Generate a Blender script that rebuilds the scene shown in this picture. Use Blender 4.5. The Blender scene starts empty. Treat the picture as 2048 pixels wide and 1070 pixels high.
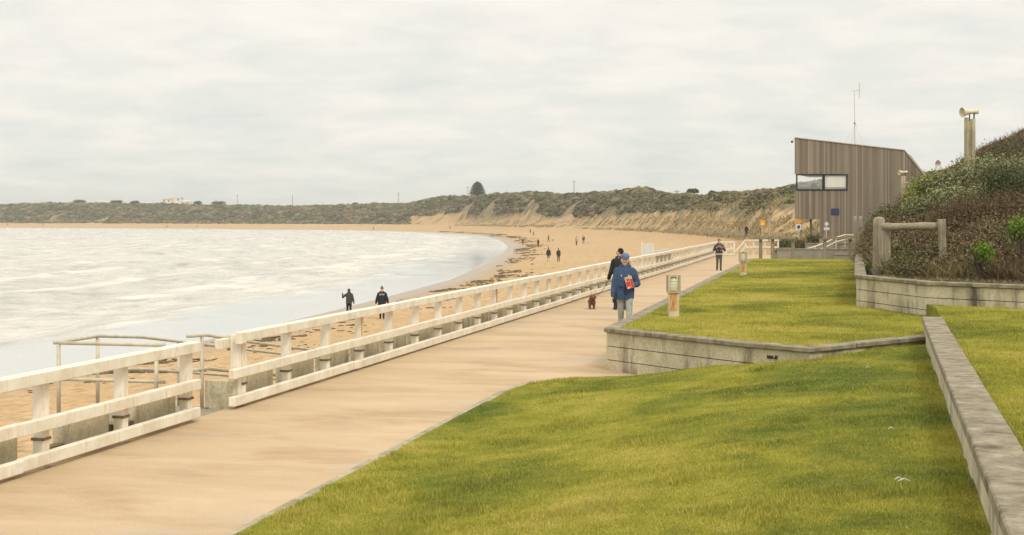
import bpy, bmesh, math, random
import numpy as np
from mathutils import Vector, Matrix, noise as mnoise
random.seed(7); rng = np.random.default_rng(11)
R = math.radians
S = bpy.context.scene
C = S.collection

# ------------------------------------------------------------------ camera, sky, sun, exposure
F = 2844.0; CX = 1024.0; HY = 440.0; CH = 2.6          # focal length in photo pixels, horizon row, eye height above the path
cam = bpy.data.cameras.new('camera'); co = bpy.data.objects.new('camera', cam); C.objects.link(co)
co.location = (0, 0, CH); co.rotation_euler = (R(90), 0, 0)
cam.lens = 50; cam.sensor_width = 36; cam.shift_y = -95 / 2048; cam.clip_end = 6000; cam.clip_start = .1
S.camera = co
S.view_settings.view_transform = 'Standard'; S.view_settings.look = 'None'; S.view_settings.exposure = 0.0; S.view_settings.gamma = 1
SUN_EL, SUN_AZ = 42.0, 158.0                            # azimuth clockwise from the view direction: behind and to the right
W = bpy.data.worlds.new('World'); S.world = W; W.use_nodes = True
def build_world():
    nt = W.node_tree; nt.nodes.clear(); N = nt.nodes.new; L = nt.links.new
    out = N('ShaderNodeOutputWorld')
    sky = N('ShaderNodeTexSky'); sky.sky_type = 'NISHITA'; sky.sun_disc = False
    sky.sun_elevation = R(SUN_EL); sky.sun_rotation = R(SUN_AZ)
    bs = N('ShaderNodeBackground'); bs.inputs[1].default_value = .06; L(sky.outputs[0], bs.inputs[0])
    tc = N('ShaderNodeTexCoord'); sp = N('ShaderNodeSeparateXYZ'); L(tc.outputs['Generated'], sp.inputs[0])
    def M(op, a, b=None, c=None):
        n = N('ShaderNodeMath'); n.operation = op
        for i, v in enumerate((a, b, c)):
            if v is None: continue
            if isinstance(v, (int, float)): n.inputs[i].default_value = v
            else: L(v, n.inputs[i])
        return n.outputs[0]
    z = M('MAXIMUM', sp.outputs[2], 0.0); den = M('ADD', z, .16)
    cb = N('ShaderNodeCombineXYZ'); L(M('DIVIDE', sp.outputs[0], den), cb.inputs[0]); L(M('DIVIDE', sp.outputs[1], den), cb.inputs[1])
    n1 = N('ShaderNodeTexNoise'); n1.inputs['Scale'].default_value = 3.0; n1.inputs['Detail'].default_value = 8; n1.inputs['Roughness'].default_value = .56; n1.inputs['Distortion'].default_value = .15
    L(cb.outputs[0], n1.inputs['Vector'])
    n2 = N('ShaderNodeTexNoise'); n2.inputs['Scale'].default_value = .8; n2.inputs['Detail'].default_value = 3
    L(cb.outputs[0], n2.inputs['Vector'])
    # thinner, warmer cloud towards the left and overhead, blue grey gaps near the horizon
    v = M('ADD', M('MULTIPLY', n1.outputs[0], .66), M('MULTIPLY', n2.outputs[0], .36))
    v = M('ADD', M('SUBTRACT', v, .03), M('MULTIPLY', z, 1.0))
    rp = N('ShaderNodeValToRGB'); L(v, rp.inputs[0])
    e = rp.color_ramp.elements
    e[0].position = .38; e[0].color = (.69, .725, .685, 1)
    e[1].position = .70; e[1].color = (.93, .89, .82, 1)
    m = e.new(.48); m.color = (.765, .78, .73, 1)
    m = e.new(.57); m.color = (.835, .82, .76, 1)
    bc = N('ShaderNodeBackground'); L(rp.outputs[0], bc.inputs[0])
    L(M('ADD', 1.095, M('MULTIPLY', M('MAXIMUM', M('SUBTRACT', z, .16), 0), 1.15)), bc.inputs[1])   # an overcast sky is brightest overhead
    mx = N('ShaderNodeMixShader'); mx.inputs[0].default_value = .96
    L(bs.outputs[0], mx.inputs[1]); L(bc.outputs[0], mx.inputs[2]); L(mx.outputs[0], out.inputs[0])
build_world()
sl = bpy.data.lights.new('sun', 'SUN'); sl.energy = 1.5; sl.angle = R(12); sl.color = (1, .93, .80)
so = bpy.data.objects.new('sun', sl); C.objects.link(so)
az = R(SUN_AZ); el = R(SUN_EL)
sdir = Vector((math.sin(az) * math.cos(el), math.cos(az) * math.cos(el), math.sin(el)))
so.rotation_euler = sdir.to_track_quat('Z', 'Y').to_euler()

# ------------------------------------------------------------------ coordinates
TH = math.atan(636 / F); CT, ST = math.cos(TH), math.sin(TH)
def PF(s, l, z=0.0): return Vector((s * ST - l * CT, s * CT + l * ST, z))     # path frame: s along the promenade, l to its left
def at(x, D, y=None, z=None):                                                 # photo column at a distance D
    X = (x - CX) / F * D
    return Vector((X, D, CH - (y - HY) * D / F if y is not None else (z or 0)))
def onz(x, y, z=0.0):
    D = (CH - z) * F / (y - HY); return Vector(((x - CX) / F * D, D, z))

# ------------------------------------------------------------------ object helpers
def link(name, me, parent=None):
    o = bpy.data.objects.new(name, me); C.objects.link(o)
    if parent: o.parent = parent
    return o
def tag(o, label=None, cat=None, group=None, kind=None):
    if label: o['label'] = label
    if cat: o['category'] = cat
    if group: o['group'] = group
    if kind: o['kind'] = kind
    return o
def empty(name, loc=(0, 0, 0), rz=0.0):
    o = bpy.data.objects.new(name, None); C.objects.link(o); o.location = loc; o.rotation_euler = (0, 0, rz); o.empty_display_size = .2
    return o
class MB:
    def __init__(s): s.v = []; s.f = []
    def add(s, vs, fs):
        n = len(s.v); s.v += [tuple(v) for v in vs]; s.f += [tuple(i + n for i in f) for f in fs]; return s
    def hexa(s, b, t): # bottom quad, top quad (ccw from above)
        return s.add(list(b) + list(t), [(3, 2, 1, 0), (4, 5, 6, 7), (0, 1, 5, 4), (1, 2, 6, 5), (2, 3, 7, 6), (3, 0, 4, 7)])
    def box(s, x0, x1, y0, y1, z0, z1):
        return s.hexa([(x0, y0, z0), (x1, y0, z0), (x1, y1, z0), (x0, y1, z0)], [(x0, y0, z1), (x1, y0, z1), (x1, y1, z1), (x0, y1, z1)])
    def pbox(s, s0, s1, l0, l1, z0, z1):    # box in the path frame
        b = [(s0, l1), (s0, l0), (s1, l0), (s1, l1)]
        return s.hexa([PF(a, c, z0) for a, c in b], [PF(a, c, z1) for a, c in b])
    def beam(s, p, q, w, h, up=(0, 0, 1)):
        p = Vector(p); q = Vector(q); d = (q - p).normalized(); u = Vector(up)
        if abs(d.dot(u)) > .98: u = Vector((0, 1, 0))
        r = d.cross(u).normalized(); u = r.cross(d).normalized()
        a = [p - r * w / 2 - u * h / 2, p + r * w / 2 - u * h / 2, q + r * w / 2 - u * h / 2, q - r * w / 2 - u * h / 2]
        return s.hexa(a, [v + u * h for v in a])
    def prism(s, poly, z0, z1):
        n = len(poly); A = sum(poly[i][0] * poly[(i + 1) % n][1] - poly[(i + 1) % n][0] * poly[i][1] for i in range(n))
        if A < 0: poly = poly[::-1]
        return s.add([(p[0], p[1], z0) for p in poly] + [(p[0], p[1], z1) for p in poly],
                     [tuple(range(n - 1, -1, -1)), tuple(range(n, 2 * n))] + [(i, (i + 1) % n, n + (i + 1) % n, n + i) for i in range(n)])
    def tube(s, pts, rs, n=8, cap=True):
        pts = [Vector(p) for p in pts]
        if not hasattr(rs, '__len__'): rs = [rs] * len(pts)
        rings = []; base = len(s.v); ref = Vector((0, 0, 1))
        for i, p in enumerate(pts):
            d = (pts[min(i + 1, len(pts) - 1)] - pts[max(i - 1, 0)]).normalized()
            if abs(d.dot(ref)) > .95: ref = Vector((1, 0, .01)).normalized()
            a = d.cross(ref).normalized(); b = a.cross(d)
            for k in range(n):
                t = 2 * math.pi * k / n; s.v.append(tuple(p + (a * math.cos(t) + b * math.sin(t)) * rs[i]))
        for i in range(len(pts) - 1):
            for k in range(n):
                s.f.append((base + i * n + k, base + i * n + (k + 1) % n, base + (i + 1) * n + (k + 1) % n, base + (i + 1) * n + k))
        if cap: s.f.append(tuple(base + k for k in range(n - 1, -1, -1))); s.f.append(tuple(base + (len(pts) - 1) * n + k for k in range(n)))
        return s
    def lathe(s, prof, o=(0, 0, 0), axis=(0, 0, 1), n=16):
        o = Vector(o); ax = Vector(axis).normalized(); a = ax.cross(Vector((.3, 1, .2))).normalized(); b = ax.cross(a); base = len(s.v)
        for r, h in prof:
            for k in range(n):
                t = 2 * math.pi * k / n; s.v.append(tuple(o + ax * h + (a * math.cos(t) + b * math.sin(t)) * r))
        for i in range(len(prof) - 1):
            for k in range(n): s.f.append((base + i * n + k, base + i * n + (k + 1) % n, base + (i + 1) * n + (k + 1) % n, base + (i + 1) * n + k))
        return s
    def build(s, name, mat, parent=None, smooth=False, bevel=0, fix=True):
        me = bpy.data.meshes.new(name); me.from_pydata([tuple(v) for v in s.v], [], s.f)
        if fix or bevel:
            bm = bmesh.new(); bm.from_mesh(me)
            if fix: bmesh.ops.recalc_face_normals(bm, faces=bm.faces)
            if bevel: bmesh.ops.bevel(bm, geom=[e for e in bm.edges if len(e.link_faces) == 2 and e.calc_face_angle(0) > .5], offset=bevel, segments=1, affect='EDGES')
            bm.to_mesh(me); bm.free()
        if smooth: me.shade_smooth()
        me.materials.append(mat); me.update()
        return link(name, me, parent)
def npmesh(name, V, Fc, k, mat, smooth=False, parent=None, attrs=None):
    """V (n,3), Fc (m,k)"""
    me = bpy.data.meshes.new(name); n = len(V); m = len(Fc)
    me.vertices.add(n); me.vertices.foreach_set('co', np.asarray(V, np.float32).ravel())
    me.loops.add(m * k); me.loops.foreach_set('vertex_index', np.asarray(Fc, np.int32).ravel())
    me.polygons.add(m); me.polygons.foreach_set('loop_start', np.arange(0, m * k, k, dtype=np.int32)); me.polygons.foreach_set('loop_total', np.full(m, k, np.int32))
    if attrs:
        for an, av in attrs.items():
            a = me.attributes.new(an, 'FLOAT', 'POINT'); a.data.foreach_set('value', np.asarray(av, np.float32).ravel())
    me.update(calc_edges=True)
    if smooth: me.shade_smooth()
    me.materials.append(mat); return link(name, me, parent)
def grid(name, P, mat, smooth=True, attrs=None):
    a, b, _ = P.shape; idx = np.arange(a * b).reshape(a, b)
    q = np.stack([idx[:-1, :-1], idx[1:, :-1], idx[1:, 1:], idx[:-1, 1:]], -1).reshape(-1, 4)
    return npmesh(name, P.reshape(-1, 3), q, 4, mat, smooth, None, attrs)

# ------------------------------------------------------------------ numpy noise
_perm = rng.permutation(256); _val = rng.random(256)
def vn(x, y, seed=0):
    x = np.asarray(x, float); y = np.asarray(y, float)
    xi = np.floor(x).astype(int); yi = np.floor(y).astype(int); fx = x - xi; fy = y - yi
    fx = fx * fx * (3 - 2 * fx); fy = fy * fy * (3 - 2 * fy)
    def h(a, b): return _val[(_perm[(_perm[(a + seed * 17) & 255] + b) & 255])]
    return (h(xi, yi) * (1 - fx) + h(xi + 1, yi) * fx) * (1 - fy) + (h(xi, yi + 1) * (1 - fx) + h(xi + 1, yi + 1) * fx) * fy
def fbm(x, y, o=4, seed=0):
    r = 0; a = .5; t = 0
    for i in range(o): r = r + a * vn(x * 2 ** i, y * 2 ** i, seed + i); t += a; a *= .5
    return r / t
def sstep(t): t = np.clip(t, 0, 1); return t * t * (3 - 2 * t)

# ------------------------------------------------------------------ materials
MATS = {}
class NB:
    def __init__(s, name):
        s.m = bpy.data.materials.new(name); s.m.use_nodes = True; s.nt = s.m.node_tree; s.b = s.nt.nodes['Principled BSDF']; s.b.inputs['Specular IOR Level'].default_value = .3
        MATS[name] = s.m
    def n(s, t, **k):
        x = s.nt.nodes.new(t)
        for a, v in k.items():
            if a in x.inputs: x.inputs[a].default_value = v
            else: setattr(x, a, v)
        return x
    def l(s, a, b): s.nt.links.new(a, b)
    def coord(s, scale=(1, 1, 1), rot=0.0, obj=False):
        if obj: c = s.n('ShaderNodeTexCoord').outputs['Object']
        else: c = s.n('ShaderNodeNewGeometry').outputs['Position']
        if rot:
            m0 = s.n('ShaderNodeMapping'); m0.inputs['Rotation'].default_value = (0, 0, rot); s.l(c, m0.inputs[0]); c = m0.outputs[0]
        m = s.n('ShaderNodeMapping'); m.inputs['Scale'].default_value = scale; s.l(c, m.inputs[0]); return m.outputs[0]
    def noise(s, v, sc, det=4, ro=.55, dist=0.0):
        x = s.n('ShaderNodeTexNoise'); x.inputs['Scale'].default_value = sc; x.inputs['Detail'].default_value = det; x.inputs['Roughness'].default_value = ro; x.inputs['Distortion'].default_value = dist
        s.l(v, x.inputs['Vector']); return x.outputs[0]
    def ramp(s, f, stops):
        r = s.n('ShaderNodeValToRGB'); s.l(f, r.inputs[0]); e = r.color_ramp.elements
        while len(e) < len(stops): e.new(.5)
        for i, (p, c) in enumerate(stops):
            e[i].position = p; e[i].color = (c[0], c[1], c[2], 1) if hasattr(c, '__len__') else (c, c, c, 1)
        return r.outputs[0]
    def mix(s, f, a, b, mode='MIX'):
        x = s.n('ShaderNodeMix'); x.data_type = 'RGBA'; x.blend_type = mode
        for sock, v in ((x.inputs[0], f), (x.inputs[6], a), (x.inputs[7], b)):
            if isinstance(v, (int, float)): sock.default_value = v
            elif isinstance(v, tuple): sock.default_value = (v[0], v[1], v[2], 1)
            else: s.l(v, sock)
        return x.outputs[2]
    def math(s, op, a, b=0.0):
        x = s.n('ShaderNodeMath'); x.operation = op
        for i, v in enumerate((a, b)):
            if isinstance(v, (int, float)): x.inputs[i].default_value = v
            else: s.l(v, x.inputs[i])
        return x.outputs[0]
    def bump(s, h, st=.3, d=.02):
        x = s.n('ShaderNodeBump'); x.inputs['Strength'].default_value = st; x.inputs['Distance'].default_value = d; s.l(h, x.inputs['Height']); s.l(x.outputs[0], s.b.inputs['Normal'])
    def col(s, c):
        if isinstance(c, tuple): s.b.inputs['Base Color'].default_value = (*c, 1)
        else: s.l(c, s.b.inputs['Base Color'])
    def rough(s, r):
        if isinstance(r, (int, float)): s.b.inputs['Roughness'].default_value = r
        else: s.l(r, s.b.inputs['Roughness'])
def simple(name, c, rough=.7, var=.15, sc=8, bump=0, metal=0, stretch=(1, 1, 1)):
    b = NB(name); v = b.coord(stretch, obj=True); n = b.noise(v, sc, 5)
    lo = tuple(x * (1 - var) for x in c); hi = tuple(min(1, x * (1 + var)) for x in c)
    b.col(b.ramp(n, [(.3, lo), (.7, hi)])); b.rough(rough); b.b.inputs['Metallic'].default_value = metal
    if bump: b.bump(n, bump, .01)
    return b.m

# white fence paint, slightly cream, with stains
def m_fence():
    b = NB('fence_paint'); v = b.coord((1, 1, 1)); n = b.noise(v, 3, 6, .6); n2 = b.noise(b.coord((8, 8, 1.2)), 2.2, 4)
    c = b.ramp(n, [(.3, (.63, .56, .43)), (.65, (.80, .75, .63))])
    st = b.ramp(n2, [(.56, 0.), (.72, .7)])
    c = b.mix(st, c, (.60, .46, .26)); b.col(c); b.rough(.55); b.bump(b.noise(v, 30, 4), .15, .004); return b.m
FENCE = m_fence()
def m_conc(name, lo, mid, hi, dark=.5, s=1.0):
    b = NB(name); v = b.coord((1, 1, 1)); n = b.noise(v, 1.6 * s, 7, .62); streak = b.math('ADD', b.math('MULTIPLY', b.noise(b.coord((3.2, 3.2, .45)), 1.5 * s, 6, .62), .6), b.math('MULTIPLY', b.noise(v, 1.1 * s, 4, .6), .4)); g = b.noise(v, 28, 5, .7)
    c = b.ramp(n, [(.28, lo), (.5, mid), (.72, hi)])
    c = b.mix(b.ramp(streak, [(.51, 0.), (.66, dark)]), c, (.07, .06, .042))
    c = b.mix(b.ramp(g, [(.35, .35), (.6, 0.)]), c, (.10, .085, .055))
    b.col(c); b.rough(.92); b.bump(g, .5, .008); return b.m
CONC = m_conc('wall_concrete', (.38, .33, .21), (.58, .52, .36), (.68, .62, .46), .9)
CAP = m_conc('capping_concrete', (.12, .10, .062), (.26, .225, .155), (.41, .36, .26), .6, 2.6)
PANEL = m_conc('panel_concrete', (.38, .33, .21), (.57, .51, .35), (.68, .61, .44), .55, 1.2)
GREYC = m_conc('grey_concrete', (.22, .20, .15), (.29, .27, .21), (.36, .34, .27), .3)
def m_timber(name, lo, hi, axis='z', dark=.4):
    b = NB(name); sc = {'z': (14, 14, .7), 'x': (.7, 14, 14)}[axis]
    v = b.coord(sc, obj=True); n = b.noise(v, 1.5, 6, .65); w = b.noise(b.coord((1, 1, 1), obj=True), 2.5, 4)
    c = b.ramp(n, [(.32, lo), (.68, hi)]); c = b.mix(b.ramp(w, [(.5, 0.), (.7, dark)]), c, tuple(x * .45 for x in lo))
    b.col(c); b.rough(.9); b.bump(n, .5, .01); return b.m
TIMB = m_timber('grey_timber', (.17, .145, .095), (.36, .32, .225))
TIMBD = m_timber('brown_timber', (.13, .095, .055), (.27, .205, .125))
POLE = m_timber('pole_timber', (.26, .22, .13), (.47, .42, .28))
GALV = simple('galvanised_steel', (.50, .455, .34), .5, .2, 6, metal=.1)
DARK = simple('black_metal', (.02, .022, .018), .4)
WHITE = simple('white_panel', (.60, .60, .56), .5, .08)
CREAM = simple('cream_plastic', (.66, .58, .39), .5, .18, 12)
ORANGE = simple('orange_paint', (.66, .30, .05), .5, .12)
YEL = simple('yellow_paint', (.75, .55, .08), .5, .05)
RUST = simple('rust_stain', (.50, .26, .09), .8, .4, 9, stretch=(6, 6, 1))
RED = simple('red_print', (.55, .06, .04), .45, .3, 30)
NAVY = simple('navy_panel', (.03, .04, .08), .4)

def grass_nodes(b, pos, yl=0.0):
    n1 = b.noise(pos, .42, 4, .55, .6); n2 = b.noise(pos, 2.3, 5, .6); n3 = b.noise(pos, .13, 3)
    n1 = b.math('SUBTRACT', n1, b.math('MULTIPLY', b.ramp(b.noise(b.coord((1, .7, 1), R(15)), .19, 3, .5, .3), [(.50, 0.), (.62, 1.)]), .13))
    m = b.math('ADD', b.math('MULTIPLY', n1, .48), b.math('ADD', b.math('MULTIPLY', n2, .24), b.math('MULTIPLY', n3, .28)))
    return b.ramp(m, [(.38 - yl, (.13, .175, .030)), (.455 - yl, (.245, .258, .042)), (.52 - yl, (.37, .350, .055)), (.60 - yl, (.50, .43, .11))])
def m_grassground(yl=0.0, name='lawn_ground'):
    b = NB(name); v = b.coord((1, 1, 1)); f = b.noise(v, 60, 5, .7)
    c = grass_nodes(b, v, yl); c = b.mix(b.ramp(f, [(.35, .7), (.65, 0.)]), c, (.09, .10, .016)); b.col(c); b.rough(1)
    b.b.inputs['Specular IOR Level'].default_value = .05
    b.bump(b.noise(v, 35, 5, .7), .9, .03); return b.m
def m_blade(yl=0.0, name='grass_blade'):
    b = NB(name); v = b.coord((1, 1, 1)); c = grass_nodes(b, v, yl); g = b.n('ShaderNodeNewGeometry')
    r = g.outputs['Random Per Island']
    c = b.mix(b.ramp(r, [(0, .45), (.45, 0.)]), c, (.09, .13, .014)); c = b.mix(b.ramp(r, [(.72, 0.), (1, .55)]), c, (.58, .48, .15))
    b.col(c); b.rough(.75); b.b.inputs['Specular IOR Level'].default_value = .12; return b.m
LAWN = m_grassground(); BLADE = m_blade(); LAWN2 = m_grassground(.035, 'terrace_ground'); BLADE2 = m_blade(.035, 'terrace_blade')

def m_path():
    b = NB('path_surface'); rot = TH
    v = b.coord((1, 1, 1), rot); st = b.coord((.38, 1.0, 1), rot)      # x across the path, y along it
    n = b.noise(st, .8, 9, .70, .15); n2 = b.noise(b.coord((.07, .16, 1), rot), 2.2, 8, .66, .15); g = b.noise(v, 45, 5, .75); big = b.noise(b.coord((.5, 1, 1), rot), .55, 9, .72, .15)
    c = b.ramp(n, [(.28, (.38, .27, .16)), (.46, (.465, .345, .21)), (.66, (.53, .405, .26))])
    c = b.mix(b.ramp(n2, [(.56, 0.), (.62, .8)]), c, (.44, .37, .285))                  # bare concrete between sand drifts
    c = b.mix(b.ramp(big, [(.52, 0.), (.66, .60)]), c, (.33, .215, .11))
    c = b.mix(b.ramp(g, [(.30, .45), (.5, 0.)]), c, (.22, .15, .08))
    sp = b.n('ShaderNodeSeparateXYZ'); b.l(v, sp.inputs[0])
    jt = b.math('ABSOLUTE', b.math('SUBTRACT', b.math('FRACT', b.math('DIVIDE', sp.outputs[1], 3.6)), .5)); jm = b.math('MULTIPLY', b.ramp(jt, [(.4965, 0.), (.499, 1.)]), b.ramp(b.noise(v, .7, 4), [(.45, .0), (.6, .45)]))
    c = b.mix(jm, c, (.16, .11, .06)); b.col(c); b.rough(.95); b.bump(g, .35, .01); return b.m
PATH = m_path()
def m_ground():
    b = NB('beach_and_dunes')
    v = b.coord((1, 1, 1)); at_ = b.n('ShaderNodeAttribute'); at_.attribute_name = 'veg'; veg = at_.outputs['Fac']
    aw = b.n('ShaderNodeAttribute'); aw.attribute_name = 'wet'; wet = aw.outputs['Fac']
    g = b.noise(v, .9, 8, .7); fp = b.noise(b.coord((1, .55, 1), TH), 2.2, 5, .65); big = b.noise(v, .06, 5, .6)
    fp2 = b.noise(b.coord((1, .5, 1), TH), 5.5, 4, .6); sand = b.ramp(b.math('ADD', b.math('MULTIPLY', fp, .55), b.math('MULTIPLY', fp2, .45)), [(.36, (.25, .155, .070)), (.47, (.42, .285, .145)), (.62, (.54, .39, .215))])
    sand = b.mix(b.ramp(big, [(.40, 0.), (.7, .6)]), sand, (.40, .255, .115))
    sand = b.mix(b.math('MULTIPLY', wet, .75), sand, (.245, .185, .115))
    vn_ = b.noise(v, .16, 6, .7); vn2 = b.noise(v, .045, 5, .6)
    vg = b.ramp(vn_, [(.34, (.050, .050, .022)), (.44, (.105, .098, .044)), (.52, (.19, .155, .075)), (.62, (.32, .245, .13))])
    m = b.math('ADD', veg, b.math('MULTIPLY', b.math('SUBTRACT', b.noise(v, .10, 6, .7), .5), 1.5))
    c = b.mix(b.ramp(m, [(.42, 0.), (.58, 1.)]), sand, vg)
    c = b.mix(b.math('MULTIPLY', b.ramp(vn2, [(.5, 0.), (.6, .5)]), veg), c, (.26, .21, .115)); b.col(c)
    b.l(b.ramp(wet, [(0, .95), (1, .28)]), b.b.inputs['Roughness']); b.bump(b.math('ADD', fp, g), .55, .09); return b.m
GROUND = m_ground()
def m_water():
    b = NB('sea_water'); v = b.coord((1, .28, 1), TH * 1.0); vv = b.coord((1, 1, 1))
    A = lambda nm: (lambda q: (setattr(q, 'attribute_name', nm), q.outputs['Fac'])[1])(b.n('ShaderNodeAttribute'))
    fo, film = A('foam'), A('film')
    n = b.noise(b.coord((.9, .30, 1), TH), .50, 9, .70, .6); n2 = b.noise(b.coord((.5, .18, 1), TH), .13, 6, .6, 1.2); n3 = b.noise(vv, 1.7, 6, .7); n4 = b.noise(b.coord((1, .20, 1), TH), .9, 7, .7)
    base = b.ramp(b.math('ADD', b.math('MULTIPLY', n2, .35), b.math('MULTIPLY', n4, .65)), [(.37, (.25, .245, .20)), (.48, (.45, .43, .36)), (.60, (.58, .55, .465))])  # grey shading of wave troughs is painted into the colour with stretched noise
    f = b.math('ADD', b.math('ADD', b.math('MULTIPLY', n, .62), b.math('MULTIPLY', n3, .28)), b.math('MULTIPLY', fo, .20))
    fm = b.math('MULTIPLY', b.ramp(f, [(.49, 0.), (.60, .45), (.72, 1.)]), b.math('SUBTRACT', 1.0, film))
    c = b.mix(film, base, (.47, .48, .455)); b.col(b.mix(fm, c, (.66, .63, .56)))
    r = b.ramp(fm, [(0, .18), (1, .8)]); b.l(b.mix(film, r, (.10, .10, .10)), b.b.inputs['Roughness']); b.b.inputs['Specular IOR Level'].default_value = .5
    h = b.math('ADD', b.noise(v, 1.1, 6, .65), b.math('MULTIPLY', n3, .6)); b.bump(b.math('MULTIPLY', h, b.math('SUBTRACT', 1.06, film)), .75, .25); return b.m
SEA = m_water()

def veg_mat(name, cols, rough=.8):
    b = NB(name); v = b.coord((1, 1, 1)); g = b.n('ShaderNodeNewGeometry'); r = g.outputs['Random Per Island']
    n = b.noise(v, 1.1, 4, .6); m = b.math('ADD', b.math('MULTIPLY', r, .6), b.math('MULTIPLY', n, .4))
    k = len(cols); b.col(b.ramp(m, [(.15 + .7 * i / (k - 1), c) for i, c in enumerate(cols)])); b.rough(rough); b.b.inputs['Specular IOR Level'].default_value = .15
    return b.m
def m_scrub():
    b = NB('dune_scrub_leaf'); v = b.coord((1, 1, 1)); r = b.n('ShaderNodeNewGeometry').outputs['Random Per Island']; n = b.noise(v, .045, 6, .7, .5); n2 = b.noise(v, .09, 6, .7)
    g_ = b.ramp(b.math('ADD', b.math('MULTIPLY', r, .35), b.math('MULTIPLY', n2, .65)), [(.32, (.045, .048, .024)), (.5, (.095, .094, .044)), (.68, (.18, .165, .085))])
    w_ = b.ramp(r, [(.2, (.10, .075, .040)), (.8, (.25, .195, .11))]); b.col(b.mix(b.ramp(n, [(.46, 0.), (.60, .85)]), g_, w_)); b.rough(.95); b.b.inputs['Specular IOR Level'].default_value = .05; return b.m
SCRUB = m_scrub()
LSILV = veg_mat('silver_leaf', [(.07, .085, .035), (.15, .165, .07), (.25, .26, .13), (.36, .35, .20)], .6)
LGRN = veg_mat('green_leaf', [(.06, .095, .014), (.16, .22, .025), (.28, .34, .04), (.40, .43, .07)], .55)
LBRT = veg_mat('bright_leaf', [(.06, .12, .01), (.13, .22, .02), (.22, .32, .03)], .5)
LOLV = veg_mat('olive_leaf', [(.035, .042, .018), (.085, .098, .036), (.15, .16, .06)], .75)
LBRN = veg_mat('brown_twig', [(.050, .034, .018), (.100, .070, .036), (.155, .112, .058), (.26, .205, .115)], .9)
LDRY = veg_mat('dry_grass', [(.09, .085, .03), (.20, .17, .075), (.33, .27, .14)], .9)
LPINE = veg_mat('pine_needles', [(.035, .042, .028), (.06, .07, .045), (.085, .095, .06)], .8)
BARK = simple('bark', (.09, .065, .045), .9, .3)
WEED = veg_mat('seaweed', [(.06, .045, .024), (.12, .088, .046), (.20, .145, .08)], .8)
HILLM = NB('hill_soil'); _v = HILLM.coord((1, 1, 1)); HILLM.col(HILLM.ramp(HILLM.noise(_v, .8, 7, .7), [(.3, (.045, .038, .020)), (.5, (.085, .068, .036)), (.7, (.15, .115, .06))])); HILLM.rough(1); HILLM.bump(HILLM.noise(_v, 5, 6, .7), .9, .12); HILLM = HILLM.m

# ------------------------------------------------------------------ terrain: shore, beach and dunes
WZ = -3.1
_sh = [(-3000, 757), (-1400, 757), (0, 757), (455, 672), (640, 628), (780, 592), (900, 560), (975, 526), (1010, 504), (1017, 492), (1000, 480), (960, 471), (860, 464.5), (740, 461), (400, 457.5), (0, 455.5)]
SH = [PF(-160, 29.2)[:2]] + [tuple(onz(x, y, WZ)[:2]) for x, y in _sh[2:]] + [(-900, 1240), (-2600, 1500)]
_toe = [(-1200, 1500), (-700, 1330), (0, 1150), (400, 1010), (740, 880), (900, 760), (1060, 560), (1200, 430), (1300, 340), (1400, 260), (1480, 195), (1550, 148), (1640, 128), (1800, 124), (2100, 128), (3200, 150)]
TOE = [((x - CX) / F * D, D) for x, D in _toe]
def sdist(X, Y, P):
    best = np.full(X.shape, 1e18); sg = np.ones(X.shape)
    for (ax, ay), (bx, by) in zip(P[:-1], P[1:]):
        dx, dy = bx - ax, by - ay; L2 = dx * dx + dy * dy
        t = np.clip(((X - ax) * dx + (Y - ay) * dy) / L2, 0, 1); ex = X - ax - t * dx; ey = Y - ay - t * dy
        d = ex * ex + ey * ey; m = d < best; best = np.where(m, d, best)
        cr = dx * (Y - ay) - dy * (X - ax); sg = np.where(m, np.where(cr < 0, 1, -1), sg)
    return np.sqrt(best) * sg
_crx = [-1500, -400, 0, 60, 100, 200, 350, 400, 500, 600, 700, 800, 850, 890, 960, 1030, 1080, 1130, 1200, 1260, 1290, 1330, 1400, 1450, 1500, 1540, 1590, 1700, 1860, 1925, 2048, 2500]
_cry = [412, 411, 413, 410, 408, 410, 411, 413, 413, 415, 413, 411, 403, 396, 395, 389, 388, 394, 387, 384, 384, 390, 394, 393, 387, 380, 371, 355, 353, 336, 318, 290]
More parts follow.
